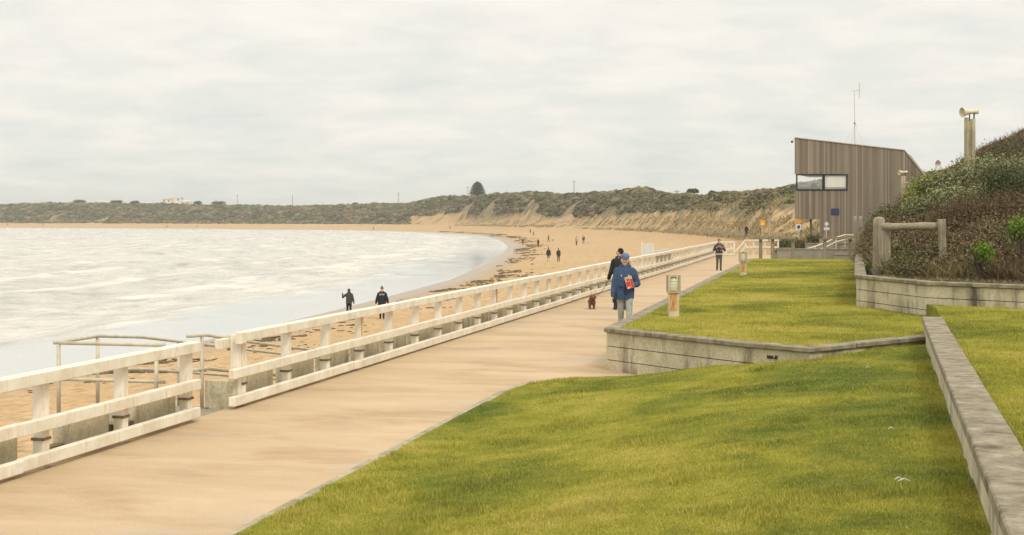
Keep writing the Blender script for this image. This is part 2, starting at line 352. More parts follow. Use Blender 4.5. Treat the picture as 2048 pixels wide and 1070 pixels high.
def ground_h(X, Y, full=False):
    X = np.asarray(X, float); Y = np.asarray(Y, float)
    px = CX + F * X / np.maximum(Y, 3)
    d = sdist(X, Y, SH); t = Y - np.interp(px, [a for a, _ in _toe], [b for _, b in _toe])
    beach = np.where(d > 0, WZ + .62 * (1 - np.exp(-np.maximum(d, 0) / 8)) + .004 * np.clip(d, 0, 150), WZ + .05 * np.maximum(d, -60))
    zt = np.interp(px, [900, 1400, 1480, 1560, 1640, 1800], [0., .1, .3, .9, 1.3, 1.5])
    w = np.exp(np.minimum(t, 0) / np.interp(px, [1000, 1500], [28, 26])); base = beach + (zt - beach) * w * sstep((d + 2) / 12)
    toeD = np.interp(px, [a for a, _ in _toe], [b for _, b in _toe]); Wd = np.interp(toeD, [120, 200, 400, 1000], [70, 80, 95, 75])
    crD = toeD + Wd * 1.05; crz = CH - (np.interp(px, _crx, _cry) - HY) * crD / F
    q = np.clip(t / Wd, 0, 1.3)
    nz = fbm(X / 45 + 5, Y / 45, 5, 3); rid = fbm((X - .8 * t) / 17, t / 26, 5, 9)
    prof = .22 * sstep(q / .5) + .78 * sstep((q - .04) / .96)
    dune = (crz - zt) * prof + (nz - .5) * 3.2 * sstep(q * 2.5) * sstep((1.35 - q) / .6) + (rid - .5) * 2.6 * sstep(q * 4) * sstep((1.2 - q) / .6)
    h = base + np.where(t > 0, dune, 0)
    h = h + (fbm(X / 3.2, Y / 3.2, 3, 21) - .5) * .16 * sstep(d / 6)
    if not full: return h
    veg = sstep((q - .06) / .52) * 1.08 - .02 + (fbm((X - .9 * t) / 11, t / 30, 4, 44) - .5) * .9
    veg = np.where(t > -6, np.maximum(veg, .28 + .1 * np.sign(t) * (t > 0)), 0) * sstep((t + 6) / 8)
    veg = np.where((px > 1330) & (t > 0), np.maximum(veg, .42), veg); veg = np.where(px < 600, np.maximum(veg, sstep((q - .04) / .2) * 1.2), veg)
    wet = sstep((5.5 - d) / 4.5)
    return h, veg, wet, d, t, q
def build_ground():
    U = np.linspace(-.70, .66, 760); D = np.concatenate([np.geomspace(2.5, 100, 210), np.geomspace(101, 1500, 440), np.geomspace(1520, 5200, 14)])
    uu, dd = np.meshgrid(U, D, indexing='ij'); X = uu * dd; Y = dd
    h, veg, wet, d, t, q = ground_h(X, Y, True)
    s = X * ST + Y * CT; l = -(X * CT - Y * ST)
    under = (l < 8.3) & (s < 106)                      # under the promenade the sheet drops away
    h = np.where(under, np.minimum(h, -2.5), h)
    o = grid('ground', np.stack([X, Y, h], -1), GROUND, True, {'veg': veg.ravel(), 'wet': wet.ravel()}); tag(o, 'tan beach sand running up to the scrub covered dunes round the bay', kind='structure')
build_ground()
def hit(x, y):
    D = np.geomspace(30, 1500, 6000); X = (x - CX) / F * D; z = CH - (y - HY) * D / F; h = ground_h(X, D); k = np.argmax(z <= h)
    if z[k] > h[k]: k = len(D) - 1
    return Vector((X[k], D[k], h[k]))

def build_sea():
    U = np.linspace(-.80, .02, 620); D = np.concatenate([np.geomspace(24, 220, 420), np.geomspace(221, 1500, 260)])
    uu, dd = np.meshgrid(U, D, indexing='ij'); X = uu * dd; Y = dd
    d = -sdist(X, Y, SH)                                # metres out to sea
    s = X * ST + Y * CT
    ph = d * .58 + 5 * fbm(X / 40, Y / 40, 3, 5) + 2.2 * fbm(X / 12, Y / 12, 2, 8)
    amp = sstep(d / 30) * (.14 + .32 * fbm(X / 55, Y / 35, 3, 30))
    wv = np.sin(ph); h = WZ + .012 + amp * (wv + .35 * np.cos(2 * ph)) + (fbm(X / 4, Y / 6, 3, 40) - .5) * .55 * sstep(d / 18)
    foam = sstep((wv - .35) / .6) * sstep((fbm(X / 9, Y / 7, 4, 50) - .50) * 7) * sstep(d / 12) + .6 * sstep((22 - d) / 6) * sstep((d - 9) / 3) * sstep((fbm(X / 4, Y / 7, 3, 60) - .36) * 4)
    foam = foam + sstep(1 - np.abs(d - .8) / .8) * .3
    h = np.where(d < 0, WZ - .02, h)
    o = grid('water', np.stack([X, Y, h], -1), SEA, True, {'foam': foam.ravel(), 'film': (sstep((9.5 + 6 * (fbm(X / 12, Y / 16, 3, 64) - .5) - d) / 3.0) * sstep((330 - Y) / 120)).ravel()}); tag(o, 'pale choppy sea water with lines of foam filling the bay', kind='structure')
build_sea()

# ------------------------------------------------------------------ promenade, kerb and lawns
def build_promenade():
    m = MB(); m.pbox(-14, 108, -16, 8.12, -.35, 0.0)
    tag(m.build('path', PATH), 'sandy concrete promenade running between the white fence and the lawns', kind='structure')
build_promenade()
_es = [-14, 21.0, 21.9, 22.5, 22.96, 23.3, 23.6, 25, 27]; _el = [4.75, 4.78, 4.66, 4.38, 4.07, 3.55, 2.9, 1.4, 0.]
def l_edge(s): return np.interp(s, _es, _el)
WC0 = Vector((6.83, 23.6)); WC1 = Vector((2.63, 7.5)); WCd = (WC1 - WC0).normalized(); WCn = Vector((-WCd.y, WCd.x))   # n to the right of the wall (away from the path)
def wc_x(Y): return WC0.x + (Y - WC0.y) * (WC1.x - WC0.x) / (WC1.y - WC0.y)
def lower_z(X, Y):
    s = X * ST + Y * CT; l = -(X * CT - Y * ST); q = (l_edge(s) - l) / (l_edge(s) + 1.3)
    return .02 + .60 * sstep(q * 1.02) + (fbm(X / 1.6, Y / 1.6, 3, 70) - .5) * .07 * sstep(q * 12)
def build_lower_lawn():
    s = np.linspace(-8, 27, 240); q = np.linspace(0, 1, 90); ss, qq = np.meshgrid(s, q, indexing='ij')
    le = l_edge(ss); ll = le * (1 - qq) + (-1.75) * qq
    X = ss * ST - ll * CT; Y = ss * CT + ll * ST
    z = lower_z(X, Y); o = grid('lower_lawn', np.stack([X, Y, z], -1), LAWN); tag(o, 'sloping front lawn between the promenade and the stone capped wall', kind='structure')
    k = MB()
    pts = [(-8, 4.78), (4, 4.78), (10, 4.78), (15, 4.79), (19, 4.80), (21.0, 4.81)] + [(a, b + .03) for a, b in zip(_es[2:7], _el[2:7])]
    for (a, b), (c, d) in zip(pts[:-1], pts[1:]):
        p0, p1 = PF(a, b), PF(c, d); k.beam(p0 + Vector((0, 0, -.03)), p1 + Vector((0, 0, -.03)), .12, .10)
    tag(k.build('path_kerb', m_conc('kerb_concrete', (.22, .19, .13), (.38, .33, .24), (.50, .44, .33), .4, 2)), kind='structure')
build_lower_lawn()
A0, A1, A2, A3 = Vector((1.63, 24.6)), Vector((3.46, 21.8)), Vector((4.36, 20.8)), Vector((6.76, 23.0))
B0, B1, B2 = Vector((7.53, 31.1)), Vector((8.07, 27.8)), Vector((9.43, 26.2)); B3 = Vector((20, 17.5)); BB = Vector((10.6, 43.8)); BBB = PF(70, -1.1).xy
TZ = .72
def pt_in(X, Y, poly):
    ins = np.zeros(X.shape, bool); n = len(poly)
    for i in range(n):
        ax, ay = poly[i]; bx, by = poly[(i + 1) % n]
        c = ((ay > Y) != (by > Y)) & (X < (bx - ax) * (Y - ay) / (by - ay + 1e-12) + ax); ins ^= c
    return ins
T_POLY = [A0, A1, A2, A3, Vector((6.95, 23.9)), Vector((8.6, 26.6)), B1, B0, BB, PF(70, -1.4).xy, PF(70.2, 3.74).xy]
def terr_z(X, Y): return TZ + .01 + (fbm(X / 2.5, Y / 2.5, 3, 80) - .5) * .06
def fill_poly(name, poly, z, mat, kind='structure', label=None):
    # triangulated flat sheet with a fine interior grid clipped to the polygon
    bm = bmesh.new(); vs = [bm.verts.new((p[0], p[1], z)) for p in poly]; f = bm.faces.new(vs); f.normal_update()
    if f.normal.z < 0: f.normal_flip()
    bmesh.ops.triangulate(bm, faces=bm.faces[:]); me = bpy.data.meshes.new(name); bm.to_mesh(me); bm.free(); me.materials.append(mat)
    return tag(link(name, me), label, kind=kind)
fill_poly('terrace_lawn', T_POLY, TZ, LAWN2, label='raised terrace lawn behind the low concrete wall')
wr = WCn * .32
D_POLY = [Vector((wc_x(-3), -3)) + wr * .9, WC0 + wr * .9, Vector((7.93, 26.6)), B1 + Vector((.0, -.1)), B2, B3, Vector((26, 10)), Vector((20, -3))]
def upper_z(X, Y): return .965 + (fbm(X / 2.2, Y / 2.2, 3, 90) - .5) * .05
_m = MB(); _m.prism([tuple(p) for p in D_POLY], .2, .955); tag(_m.build('upper_lawn', LAWN), 'upper lawn at the right behind the stone capped wall', kind='structure')

def blades(name, X, Y, Z, h, w, mat, label, lean=.5, parent=None):
    n = len(X); a = rng.random(n) * 2 * np.pi; hh = h * (.5 + rng.random(n)); ww = w * (.6 + .8 * rng.random(n))
    dx = np.cos(a) * ww / 2; dy = np.sin(a) * ww / 2; la = rng.random(n) * 2 * np.pi; lr = hh * lean * rng.random(n)
    V = np.empty((n, 3, 3)); V[:, 0] = np.stack([X - dx, Y - dy, Z], -1); V[:, 1] = np.stack([X + dx, Y + dy, Z], -1); V[:, 2] = np.stack([X + np.cos(la) * lr, Y + np.sin(la) * lr, Z + hh], -1)
    o = npmesh(name, V.reshape(-1, 3), np.arange(n * 3).reshape(-1, 3), 3, mat, False, parent)
    if label: tag(o, label, 'grass', kind='stuff')
    return o
def scatter_lawn():
    # front lawn
    n = 850000; Dp = 7.5 * (26 / 7.5) ** rng.random(n); u = -.22 + .60 * rng.random(n); X = u * Dp; Y = Dp
    s = X * ST + Y * CT; l = -(X * CT - Y * ST)
    wallA = pt_in(X, Y, [A0, A1, A2, A3, Vector((10, 40)), Vector((0, 40))])
    ok = (l < l_edge(s) - .01 - .05 * vn(s * 9, l * 9)) & (X < wc_x(Y) - .02) & ~wallA; X, Y = X[ok], Y[ok]
    tuft = fbm(X / .7, Y / .7, 2, 95)
    nn = len(X); h = .016 + .026 * sstep((tuft - .55) * 4) ; w = .0035 + .00036 * Y
    n0 = blades('grass', X, Y, lower_z(X, Y) - .004, h, w, BLADE, 'short green and yellow grass of the sloping front lawn', .9)
    # terrace
    n = 420000; Dp = 20.5 * (71 / 20.5) ** rng.random(n); u = -.02 + .32 * rng.random(n); X = u * Dp; Y = Dp
    ok = pt_in(X, Y, T_POLY) & (np.abs(sdist(X, Y, [tuple(PF(72, 3.78).xy), tuple(A0), tuple(A1), tuple(A2), tuple(A3)])) > .21 + .05 * vn(X * 5, Y * 5)); X, Y = X[ok], Y[ok]
    blades('grass', X, Y, np.full(len(X), TZ - .004), .024 + .014 * sstep((fbm(X / 1.1, Y / 1.1, 2, 97) - .5) * 4), .0055 + .00042 * Y, BLADE2, 'short yellowish grass of the raised terrace lawn')
    # upper lawn on the right
    n = 330000; Dp = 8 * (28 / 8) ** rng.random(n); u = .22 + .28 * rng.random(n); X = u * Dp; Y = Dp
    ok = pt_in(X, Y, D_POLY); X, Y = X[ok], Y[ok]
    blades('grass', X, Y, np.full(len(X), .95), .020 + .022 * sstep((fbm(X / .8, Y / .8, 2, 99) - .5) * 4), .005 + .0004 * Y, BLADE, 'grass of the upper lawn at the right edge')
scatter_lawn()
def feathers():
    for (x, y, w) in ((1782, 857, .026), (1808, 961, .045), (1736, 735, .026), (1797, 958, .03)):
        D = 12.0
        for _ in range(30):
            X = (x - CX) / F * D; z = float(lower_z(np.array(X), np.array(D))) + .05; D = (CH - z) * F / (y - HY)
        m = MB(); c = Vector((X, D, z))
        prof = [(-1, 0, .0), (-.5, .16, .01), (0, .20, .02), (.5, .15, .012), (1, 0, 0)]
        top = [c + Vector((a * w, b * w, k)) for a, b, k in prof] + [c + Vector((a * w, -b * w, k)) for a, b, k in prof[1:-1][::-1]]
        bot = [p - Vector((0, 0, .006)) for p in top]; nn = len(top)
        m.add(bot + top, [tuple(range(nn - 1, -1, -1)), tuple(range(nn, 2 * nn))] + [(i, (i + 1) % nn, nn + (i + 1) % nn, nn + i) for i in range(nn)])
        lab = {1782: 'small white feather lying on the grass a little way from the stone capped wall', 1808: 'largest white feather on the front lawn near the bottom right corner', 1736: 'farthest white feather on the front lawn below the terrace wall', 1797: 'tiny white feather just behind the largest one'}[x]
        tag(m.build('feather', WHITE), lab, 'feather', 'white feathers on the front lawn')
feathers()

# ------------------------------------------------------------------ retaining walls
def seg_box(m, p, q, t, z0, z1, off=0.0, e0=0.0, e1=0.0):
    """wall leg from p to q, thickness t to the left of the direction, pushed by off"""
    p = Vector(p[:2]); q = Vector(q[:2]); d = (q - p).normalized(); n = Vector((-d.y, d.x)); a = p - d * e0 + n * off; b = q + d * e1 + n * off
    m.prism([a, b, b + n * t, a + n * t], z0, z1)
def off_poly(pts, o):
    """offset an open polyline to its left by o with mitred corners"""
    P = [Vector(p[:2]) for p in pts]; out = []
    for i, p in enumerate(P):
        ns = []
        if i > 0: d = (p - P[i - 1]).normalized(); ns.append(Vector((-d.y, d.x)))
        if i < len(P) - 1: d = (P[i + 1] - p).normalized(); ns.append(Vector((-d.y, d.x)))
        n = sum(ns, Vector((0, 0))).normalized(); out.append(p + n * (o / max(.4, n.dot(ns[0]))))
    return out
def wall(name, pts, zb, zt, courses, label, capw=.26, capo=.04, thick=.2, cap_h=.075, capmat=None):
    root = empty(name, (pts[0][0], pts[0][1], zb)); tag(root, label, 'wall')
    loc = Vector(root.location)
    H = (zt - cap_h - zb) / courses
    for k in range(courses):
        m = MB(); z0 = zb + k * H + (.007 if k else 0); z1 = zb + (k + 1) * H - .007
        o = .004 * ((k * 7) % 3)
        a = off_poly(pts, o); b = off_poly(pts, thick)
        for i in range(len(pts) - 1):
            L = (a[i + 1] - a[i]).length; nseg = max(1, round(L / 2.6))
            for j in range(nseg):
                t0 = j / nseg + (.003 / L if j else 0); t1 = (j + 1) / nseg - (.003 / L if j < nseg - 1 else 0)
                if j == 0 and i > 0: t0 = 0
                q = [a[i].lerp(a[i + 1], t0), a[i].lerp(a[i + 1], t1), b[i].lerp(b[i + 1], t1), b[i].lerp(b[i + 1], t0)]
                m.prism([v - loc.xy for v in q], z0 - loc.z, z1 - loc.z)
        m.build('wall_course', CONC, root)
    m = MB(); a = off_poly(pts, .03); b = off_poly(pts, thick - .01)
    for i in range(len(pts) - 1): m.prism([v - loc.xy for v in (a[i], a[i + 1], b[i + 1], b[i])], -.0, zt - cap_h - .012 - loc.z)
    m.build('wall_core', simple('joint_dark', (.07, .06, .045), .95) if 'joint_dark' not in MATS else MATS['joint_dark'], root)
    m = MB(); a = off_poly(pts, -capo); b = off_poly(pts, -capo + capw)
    for i in range(len(pts) - 1):
        L = (a[i + 1] - a[i]).length; nseg = max(1, round(L / 1.25))
        for j in range(nseg):
            t0 = j / nseg + (.004 / L if j else 0); t1 = (j + 1) / nseg - (.004 / L if j < nseg - 1 else 0); dz = random.uniform(-.005, .005)
            q = [a[i].lerp(a[i + 1], t0), a[i].lerp(a[i + 1], t1), b[i].lerp(b[i + 1], t1), b[i].lerp(b[i + 1], t0)]
            m.prism([v - loc.xy for v in q], zt - cap_h - loc.z, zt + dz - loc.z)
    m.build('capping', capmat or CAP, root, bevel=.012)
    return root
MATS['joint_dark'] = simple('joint_dark', (.07, .06, .045), .95)
wall('terrace_wall', [PF(70, 3.78).xy, A0, A1, A2, A3 + Vector((.15, .12))], -.05, .735, 3, 'low weathered concrete wall holding up the terrace lawn, zigzagging in front')
wall('garden_wall', [PF(52, -.95).xy, BB, B0, B1, B2, B3], .60, 1.40, 3, 'pale concrete wall below the timber rails and scrub at the right')
wall('lawn_wall', [WC0 + WCn * .0, WC0 + WCd * 7, WC0 + WCd * 14, WC0 + WCd * 21, WC0 + WCd * 27], .10, 1.0, 3, 'grey stone capped wall running towards the lower right corner', capw=.33, capo=.03, thick=.27, cap_h=.10)
def graffiti():
    # small dark scrawl on the terrace wall
    p = onz(1548, 716, .40); m = MB(); d = (A2 - A1).normalized(); n = Vector((-d.y, d.x)); base = A1.lerp(A2, .42)
    def st(pts):
        for a, b in zip(pts[:-1], pts[1:]):
            P = [Vector((*(base + d * q[0] - n * .004), .52 + q[1])) for q in (a, b)]; m.beam(P[0], P[1], .008, .012, up=(-n.x, -n.y, 0))
    for ox in (0, .055): st([(ox, .05), (ox + .01, 0), (ox + .022, .035), (ox + .034, 0), (ox + .044, .05)])
    st([(.097, .05), (.105, .02), (.15, 0)]); st([(.15, 0), (.15, .05), (.18, .05), (.18, .022), (.15, .022), (.185, 0)])
    tag(m.build('graffiti_scrawl', DARK), 'tiny dark scrawl on the face of the terrace wall', 'graffiti')
graffiti()

# ------------------------------------------------------------------ sea wall and white fence
FL = 7.95; SP = 1.728; S0 = 13.54
def build_fence(name, k0, k1, s0, s1, label):
    root = empty(name, PF(s0, FL + .06)); tag(root, label, 'fence'); L = Vector(root.location)
    def put(mb, nm, mat, par=root, bevel=.008):
        mb.v = [tuple(Vector(v) - L) for v in mb.v]; return mb.build(nm, mat, par, bevel=bevel)
    for z0, z1, nm in ((.90, 1.03, 'top_rail'), (.42, .55, 'middle_rail'), (.04, .17, 'bottom_rail')):
        m = MB(); a = s0 + (.42 if nm == 'top_rail' and k0 == 3 else 0)
        while a < s1 - .1:
            b = min(a + SP * 3, s1); w0 = random.uniform(-.010, .010)
            z0_ = z0; l0, l1 = (FL, FL + .095) if nm != 'top_rail' else (FL + .0, FL + .17)
            m.pbox(a + .002, b - .002, l0 + w0 * .4, l1, z0_ + w0, z1 + w0); a = b
        put(m, nm, FENCE)
    for k in range(k0, k1 + 1):
        s = S0 + SP * k; m = MB(); m.pbox(s - .065, s + .065, FL + .098, FL + .225, -.6, .93 if True else 1); p = put(m, 'post', FENCE)
        b = MB(); b.pbox(s - .078, s + .078, FL + .088, FL + .235, .285, .315)
        b.v = [tuple(Vector(v) - L) for v in b.v]; b.build('bracket', TIMBD, p)
    return root
f1 = build_fence('white_fence', -9, 2, -2.6, 17.1, 'short near length of white railing ending at the beach steps')
f2 = build_fence('white_fence', 3, 51, 18.17, 103.5, 'long white railing running away along the promenade beyond the steps')
# return post and stub on the second fence, at the opening
L2 = Vector(f2.location)
m = MB(); s = S0 + SP * 3; m.pbox(s - .21, s - .09, FL + .10, FL + .22, -.5, 1.0); m.pbox(s - .33, s - .15, FL + .0, FL + .097, .88, 1.04); m.pbox(s - .48, s - .20, FL + .225, FL + .33, .82, .95)
m.v = [tuple(Vector(v) - L2) for v in m.v]; m.build('end_post', FENCE, f2, bevel=.006)
def stain(k, mat, z0, z1, lab, w=.05):
    m = MB(); s = S0 + SP * k; m.pbox(s - .066 - .0, s - .066 + w, FL + .0945, FL + .0975, z0, z1); m.v = [tuple(Vector(v) - L2) for v in m.v]; o = m.build('marker_strip', mat, f2); o['label'] = lab
stain(6, ORANGE, .56, .89, 'orange strip on the fourth post of the long railing', .055)
stain(17, YEL, .56, .89, 'faded yellow strip on a post beside the walker with the dog', .12)
stain(12, RUST, .56, .89, 'rust stained post face', .10)
# seawall
root = empty('sea_wall', PF(0, 8.3, -3)); tag(root, 'concrete sea wall and upright slabs under the white railing', 'wall'); Lw = Vector(root.location)
m = MB(); m.pbox(-14, 108, 8.13, 8.42, -3.2, -.12); m.v = [tuple(Vector(v) - Lw) for v in m.v]; m.build('wall_face', PANEL, root)
for k in range(-8, 51):
    if k == 2: continue
    s = S0 + SP * k; a, b = s + .16, s + 1.42
    if k == 0: a, b = s + .62, s + 1.60
    if k == 1: a, b = s + .50, s + 1.60
    m = MB(); zt = .42 + random.uniform(-.02, .02); mid = (a + b) / 2
    m.pbox(a, mid - .004, FL + .24, FL + .40, -.5, zt); m.pbox(mid + .004, b, FL + .243, FL + .40, -.5, zt - .006)
    m.v = [tuple(Vector(v) - Lw) for v in m.v]; m.build('upright_slab', PANEL, root, bevel=.01)
m = MB(); m.pbox(18.40, 18.52, 8.06, 8.50, -.3, .37); m.v = [tuple(Vector(v) - Lw) for v in m.v]; m.build('upright_slab', PANEL, root, bevel=.01)
# timber landing and ramp to the beach
root = empty('beach_ramp', PF(17.5, 9.1)); tag(root, 'timber landing and ramp leading down to the sand through the railing gap', 'ramp'); Lr = Vector(root.location)
m = MB()
for i in range(11): a = 16.86 + i * .125; m.pbox(a, a + .115, 8.125, 9.9, -.05, -.006)
m.v = [tuple(Vector(v) - Lr) for v in m.v]; m.build('landing', TIMB, root)
m = MB(); n = 110; s0, s1 = 18.25, 36.0
rz = lambda s: -2.45 * (s - s0) / (s1 - s0)
for i in range(n):
    a = s0 + (s1 - s0) * i / n; b = a + (s1 - s0) / n - .015; c = [(a, 9.9), (a, 8.44), (b, 8.44), (b, 9.9)]
    m.hexa([PF(x, y, rz(a) - .05) - Lr for x, y in c], [PF(x, y, rz(a) - .006) - Lr for x, y in c])
m.build('ramp_boards', TIMB, root)
m = MB()
for l in (8.5, 9.85):
    m.beam(PF(16.86, l, -.15) - Lr, PF(18.25, l, -.15) - Lr, .08, .18); m.beam(PF(s0, l, -.15) - Lr, PF(s1, l, -2.6) - Lr, .08, .18)
    for s in (16.95, 18.2, 21, 24, 27, 30): m.beam(PF(s, l, -3.1) - Lr, PF(s, l, min(0, rz(s)) - .06) - Lr, .12, .12)
m.build('bearers', TIMBD, root)
for s, z in ((13.75, -.12), (13.8, .02), (15.5, .05), (15.52, -.14)):
    m = MB(); m.pbox(s, s + .45, 8.20, 8.32, z + .02, z + .13); m.v = [tuple(Vector(v) - Lr) for v in m.v]; m.build('timber_spacer', TIMBD, root)
def handrail(label, pts, posts):
    root = empty('handrail', pts[0]); tag(root, label, 'handrail'); L = Vector(root.location)
    for dz, nm in ((0, 'top_tube'), (-.47, 'middle_tube')):
        m = MB(); m.tube([Vector(p) - L + Vector((0, 0, dz)) for p in pts], .024, 10); m.build(nm, GALV, root, smooth=True)
    for p in posts:
        m = MB(); p = Vector(p); m.tube([p - L + Vector((0, 0, .0)), Vector((p.x, p.y, p.z - 1.0)) - L], .026, 10); m.build('post', GALV, root, smooth=True)
handrail('steel handrail across the near side of the beach landing', [PF(16.78, 8.30, 1.0), PF(16.78, 9.80, 1.0)], [PF(16.78, l, .98) for l in (8.42, 9.80)])
handrail('steel handrail on the seaward side of the ramp', [PF(16.78, 9.86, 1.0), PF(17.9, 9.86, 1.0), PF(19.2, 9.86, .88), PF(26, 9.86, -.05), PF(35.5, 9.86, -1.36)], [PF(s, 9.86, z) for s, z in ((17.9, .98), (20.4, .70), (23, .34), (26, -.07), (29, -.48), (32, -.9), (35, -1.3))])
handrail('steel handrail on the wall side of the ramp', [PF(17.9, 8.52, 1.02), PF(18.5, 8.52, .99), PF(20, 8.52, .77), PF(26, 8.52, -.05), PF(35.5, 8.52, -1.36)], [PF(s, 8.52, z) for s, z in ((18.35, .98), (21.4, .56), (23.4, .29), (26, -.07), (29, -.48), (32, -.9), (35, -1.3))])
# boards on the fence and beach
def board(name, x, D, y0, y1, w, label, cat, mat=WHITE, zb=None, frame=True):
    c = at(x, D, y0); zt = c.z; z0 = CH - (y1 - HY) * D / F; root = empty(name, (c.x, D, z0), 0); tag(root, label, cat)
    m = MB(); m.box(-w / 2, w / 2, -.02, .02, .02, zt - z0); m.build('panel', mat, root, bevel=.004)
    if zb is not None:
        for sx in (-1, 1): m = MB(); m.box(sx * (w / 2 + .045) - .04, sx * (w / 2 + .045) + .04, -.04, .04, zb - z0, zt - z0 + .06); m.build('post', GALV if not frame else FENCE, root)
    return root
board('notice_board', 1295, 70, 487, 514, .44, 'white notice board on two posts standing behind the railing', 'notice board', zb=-2.4)
m = MB(); m.pbox(67.5, 74.2, FL + .23, FL + .27, .50, 1.12); tag(m.build('canvas_banner', WHITE, None, bevel=.01), 'plain white board fixed along the railing', 'banner')

# ------------------------------------------------------------------ end of the promenade: rails, walls, signs
def rails(name, label, cat, pts, hs, posts, mat, rw=.09, rh=.10, pw=.12, pz0=-.3, pz1=None, grp=None, rail_nm='rail'):
    root = empty(name, pts[0]); tag(root, label, cat, grp); L = Vector(root.location)
    for h in hs:
        m = MB()
        for a, b in zip(pts[:-1], pts[1:]): m.beam(Vector(a) - L + Vector((0, 0, h)), Vector(b) - L + Vector((0, 0, h)), rw, rh)
        m.build(rail_nm, mat, root, bevel=.008)
    for p in posts:
        m = MB(); p = Vector(p); top = p.z + (pz1 if pz1 is not None else max(hs) + .04); m.box(p.x - L.x - pw / 2, p.x - L.x + pw / 2, p.y - L.y - pw / 2, p.y - L.y + pw / 2, pz0, top - L.z); m.build('post', mat, root, bevel=.01)
    return root
e = PF(103.5, FL + .05)
rails('white_railing', 'white railing turning across the far end of the promenade', 'railing', [e, at(1468, 104, z=0), ], [1.0, .48, .1], [at(x, 104.2, z=0) for x in (1441, 1452, 1462, 1468)], FENCE)
rails('white_railing', 'white railing climbing then running level in front of the timber fence', 'railing', [at(1470, 104, z=-.75), at(1490, 104, z=.12), at(1558, 104, z=.12)], [1.0, .50], [at(x, 104.2, z=.12) for x in (1491, 1507, 1530, 1556)], FENCE)
rails('timber_fence', 'brown post and rail fence across the far end of the terrace lawn', 'fence', [at(1502, 70.5, z=.72), at(1590, 70.5, z=.72)], [1.0], [at(x, 70.7, z=.72) for x in (1521, 1545, 1586)], TIMB, .12, .15, .15)
rails('timber_fence', 'lower grey timber rail beside the ramp walls', 'fence', [at(1547, 72.0, z=.72), at(1588, 72.0, z=.72)], [.42], [at(1551, 72.2, z=.72)], TIMB, .10, .12, .14)
rails('timber_fence', 'timber rail in front of the tower steps', 'fence', [at(1648, 71, z=.72), at(1722, 71, z=.72)], [.98], [at(1649, 71.2, z=.72), at(1700, 71.2, z=.72)], TIMB, .10, .12, .16)
def apron():
    g = MB(); g.prism([at(1545, 73).xy, at(2000, 73).xy, at(2000, 108).xy, at(1560, 108).xy], -.3, .04); tag(g.build('forecourt', GREYC), 'grey concrete forecourt in front of the timber tower', kind='structure')
    def blk(nm, lab, x0, x1, D, yt, th=.25, back=None, zb=0.0):
        z = CH - (yt - HY) * D / F; root = empty(nm, at((x0 + x1) / 2, D, z=zb)); tag(root, lab, 'wall'); w = (x1 - x0) / F * D
        m = MB(); m.box(-w / 2, w / 2, 0, th, 0, z - zb - .08); m.build('wall_body', GREYC, root); m = MB(); m.box(-w / 2 - .03, w / 2 + .03, -.03, th + .03, z - zb - .08, z - zb); m.build('capping', CAP, root, bevel=.01)
    blk('ramp_wall', 'long low grey concrete wall beyond the terrace lawn', 1556, 1735, 76, 497)
    blk('ramp_wall', 'middle grey concrete wall stepping up towards the tower', 1612, 1735, 88, 486)
    blk('ramp_wall', 'highest grey concrete wall at the foot of the timber tower', 1640, 1740, 100, 477)
    blk('planter_wall', 'pale low concrete planter at the lawn end beside the ramp walls', 1668, 1712, 72.8, 508)
    root = empty('ramp_handrail', at(1616, 80, 500)); tag(root, 'cream painted tubular handrail climbing beside the ramp walls', 'handrail'); L = Vector(root.location)
    for dy, nm in ((0, 'top_tube'), (9, 'lower_tube')):
        m = MB(); m.tube([at(1622, 80, 503 + dy * .4) - L, at(1615, 80, 497 + dy * .5) - L, at(1630, 80, 493 + dy) - L, at(1650, 82, 486 + dy) - L, at(1672, 86, 475 + dy) - L, at(1690, 88, 470 + dy) - L, at(1720, 88, 471 + dy) - L], .045, 8); m.build(nm, CREAM, root, smooth=True)
    for x, D, y in ((1630, 80, 493), (1650, 82, 486), (1672, 86, 475), (1690, 88, 470), (1718, 88, 471)):
        m = MB(); p = at(x, D, y) - L; m.tube([p, Vector((p.x, p.y, .05 - L.z))], .03, 8); m.build('post', GALV, root, smooth=True)
apron()
def sign(name, label, x, D, yb, parts, pw=.06):
    base = at(x, D, yb); root = empty(name, base); tag(root, label, 'sign')
    top = max(CH - (p[1] - HY) * D / F for p in parts); m = MB(); m.box(-pw / 2, pw / 2, 0, pw, -.2, top - base.z - .05); m.build('post', GALV, root)
    for (y1, y0, w, shape, mat, nm) in [(p[0], p[1], p[2], p[3], p[4], p[5]) for p in parts]:
        z0 = CH - (y1 - HY) * D / F - base.z; z1 = CH - (y0 - HY) * D / F - base.z; zc = (z0 + z1) / 2; m = MB(); t0, t1 = -.035, -.005
        if nm == 'symbol': t0, t1 = -.045, -.037
        if shape == 'rect': poly = [(-w / 2, z0), (w / 2, z0), (w / 2, z1), (-w / 2, z1)]
        elif shape == 'tri': poly = [(-w / 2, z0), (w / 2, z0), (0, z1)]
        else: poly = [(0, z0), (w / 2, zc), (0, z1), (-w / 2, zc)]
        n = len(poly); m.add([(a, t0, b) for a, b in poly] + [(a, t1, b) for a, b in poly], [tuple(range(n)), tuple(range(2 * n - 1, n - 1, -1))] + [((i + 1) % n, i, n + i, n + (i + 1) % n) for i in range(n)])
        m.build(nm, mat, root)
    return root
sign('warning_sign', 'yellow triangle on an orange warning sign beyond the railing corner', 1525, 108, 478, [(451, 440, .42, 'rect', ORANGE, 'panel'), (450, 441, .34, 'tri', YEL, 'symbol')])
sign('beach_sign', 'orange and white notice on a post at the left foot of the tower', 1597, 108, 474, [(446.5, 439, .50, 'rect', ORANGE, 'header_panel'), (460, 448, .44, 'rect', WHITE, 'panel'), (457, 451, .20, 'rect', NAVY, 'symbol')])
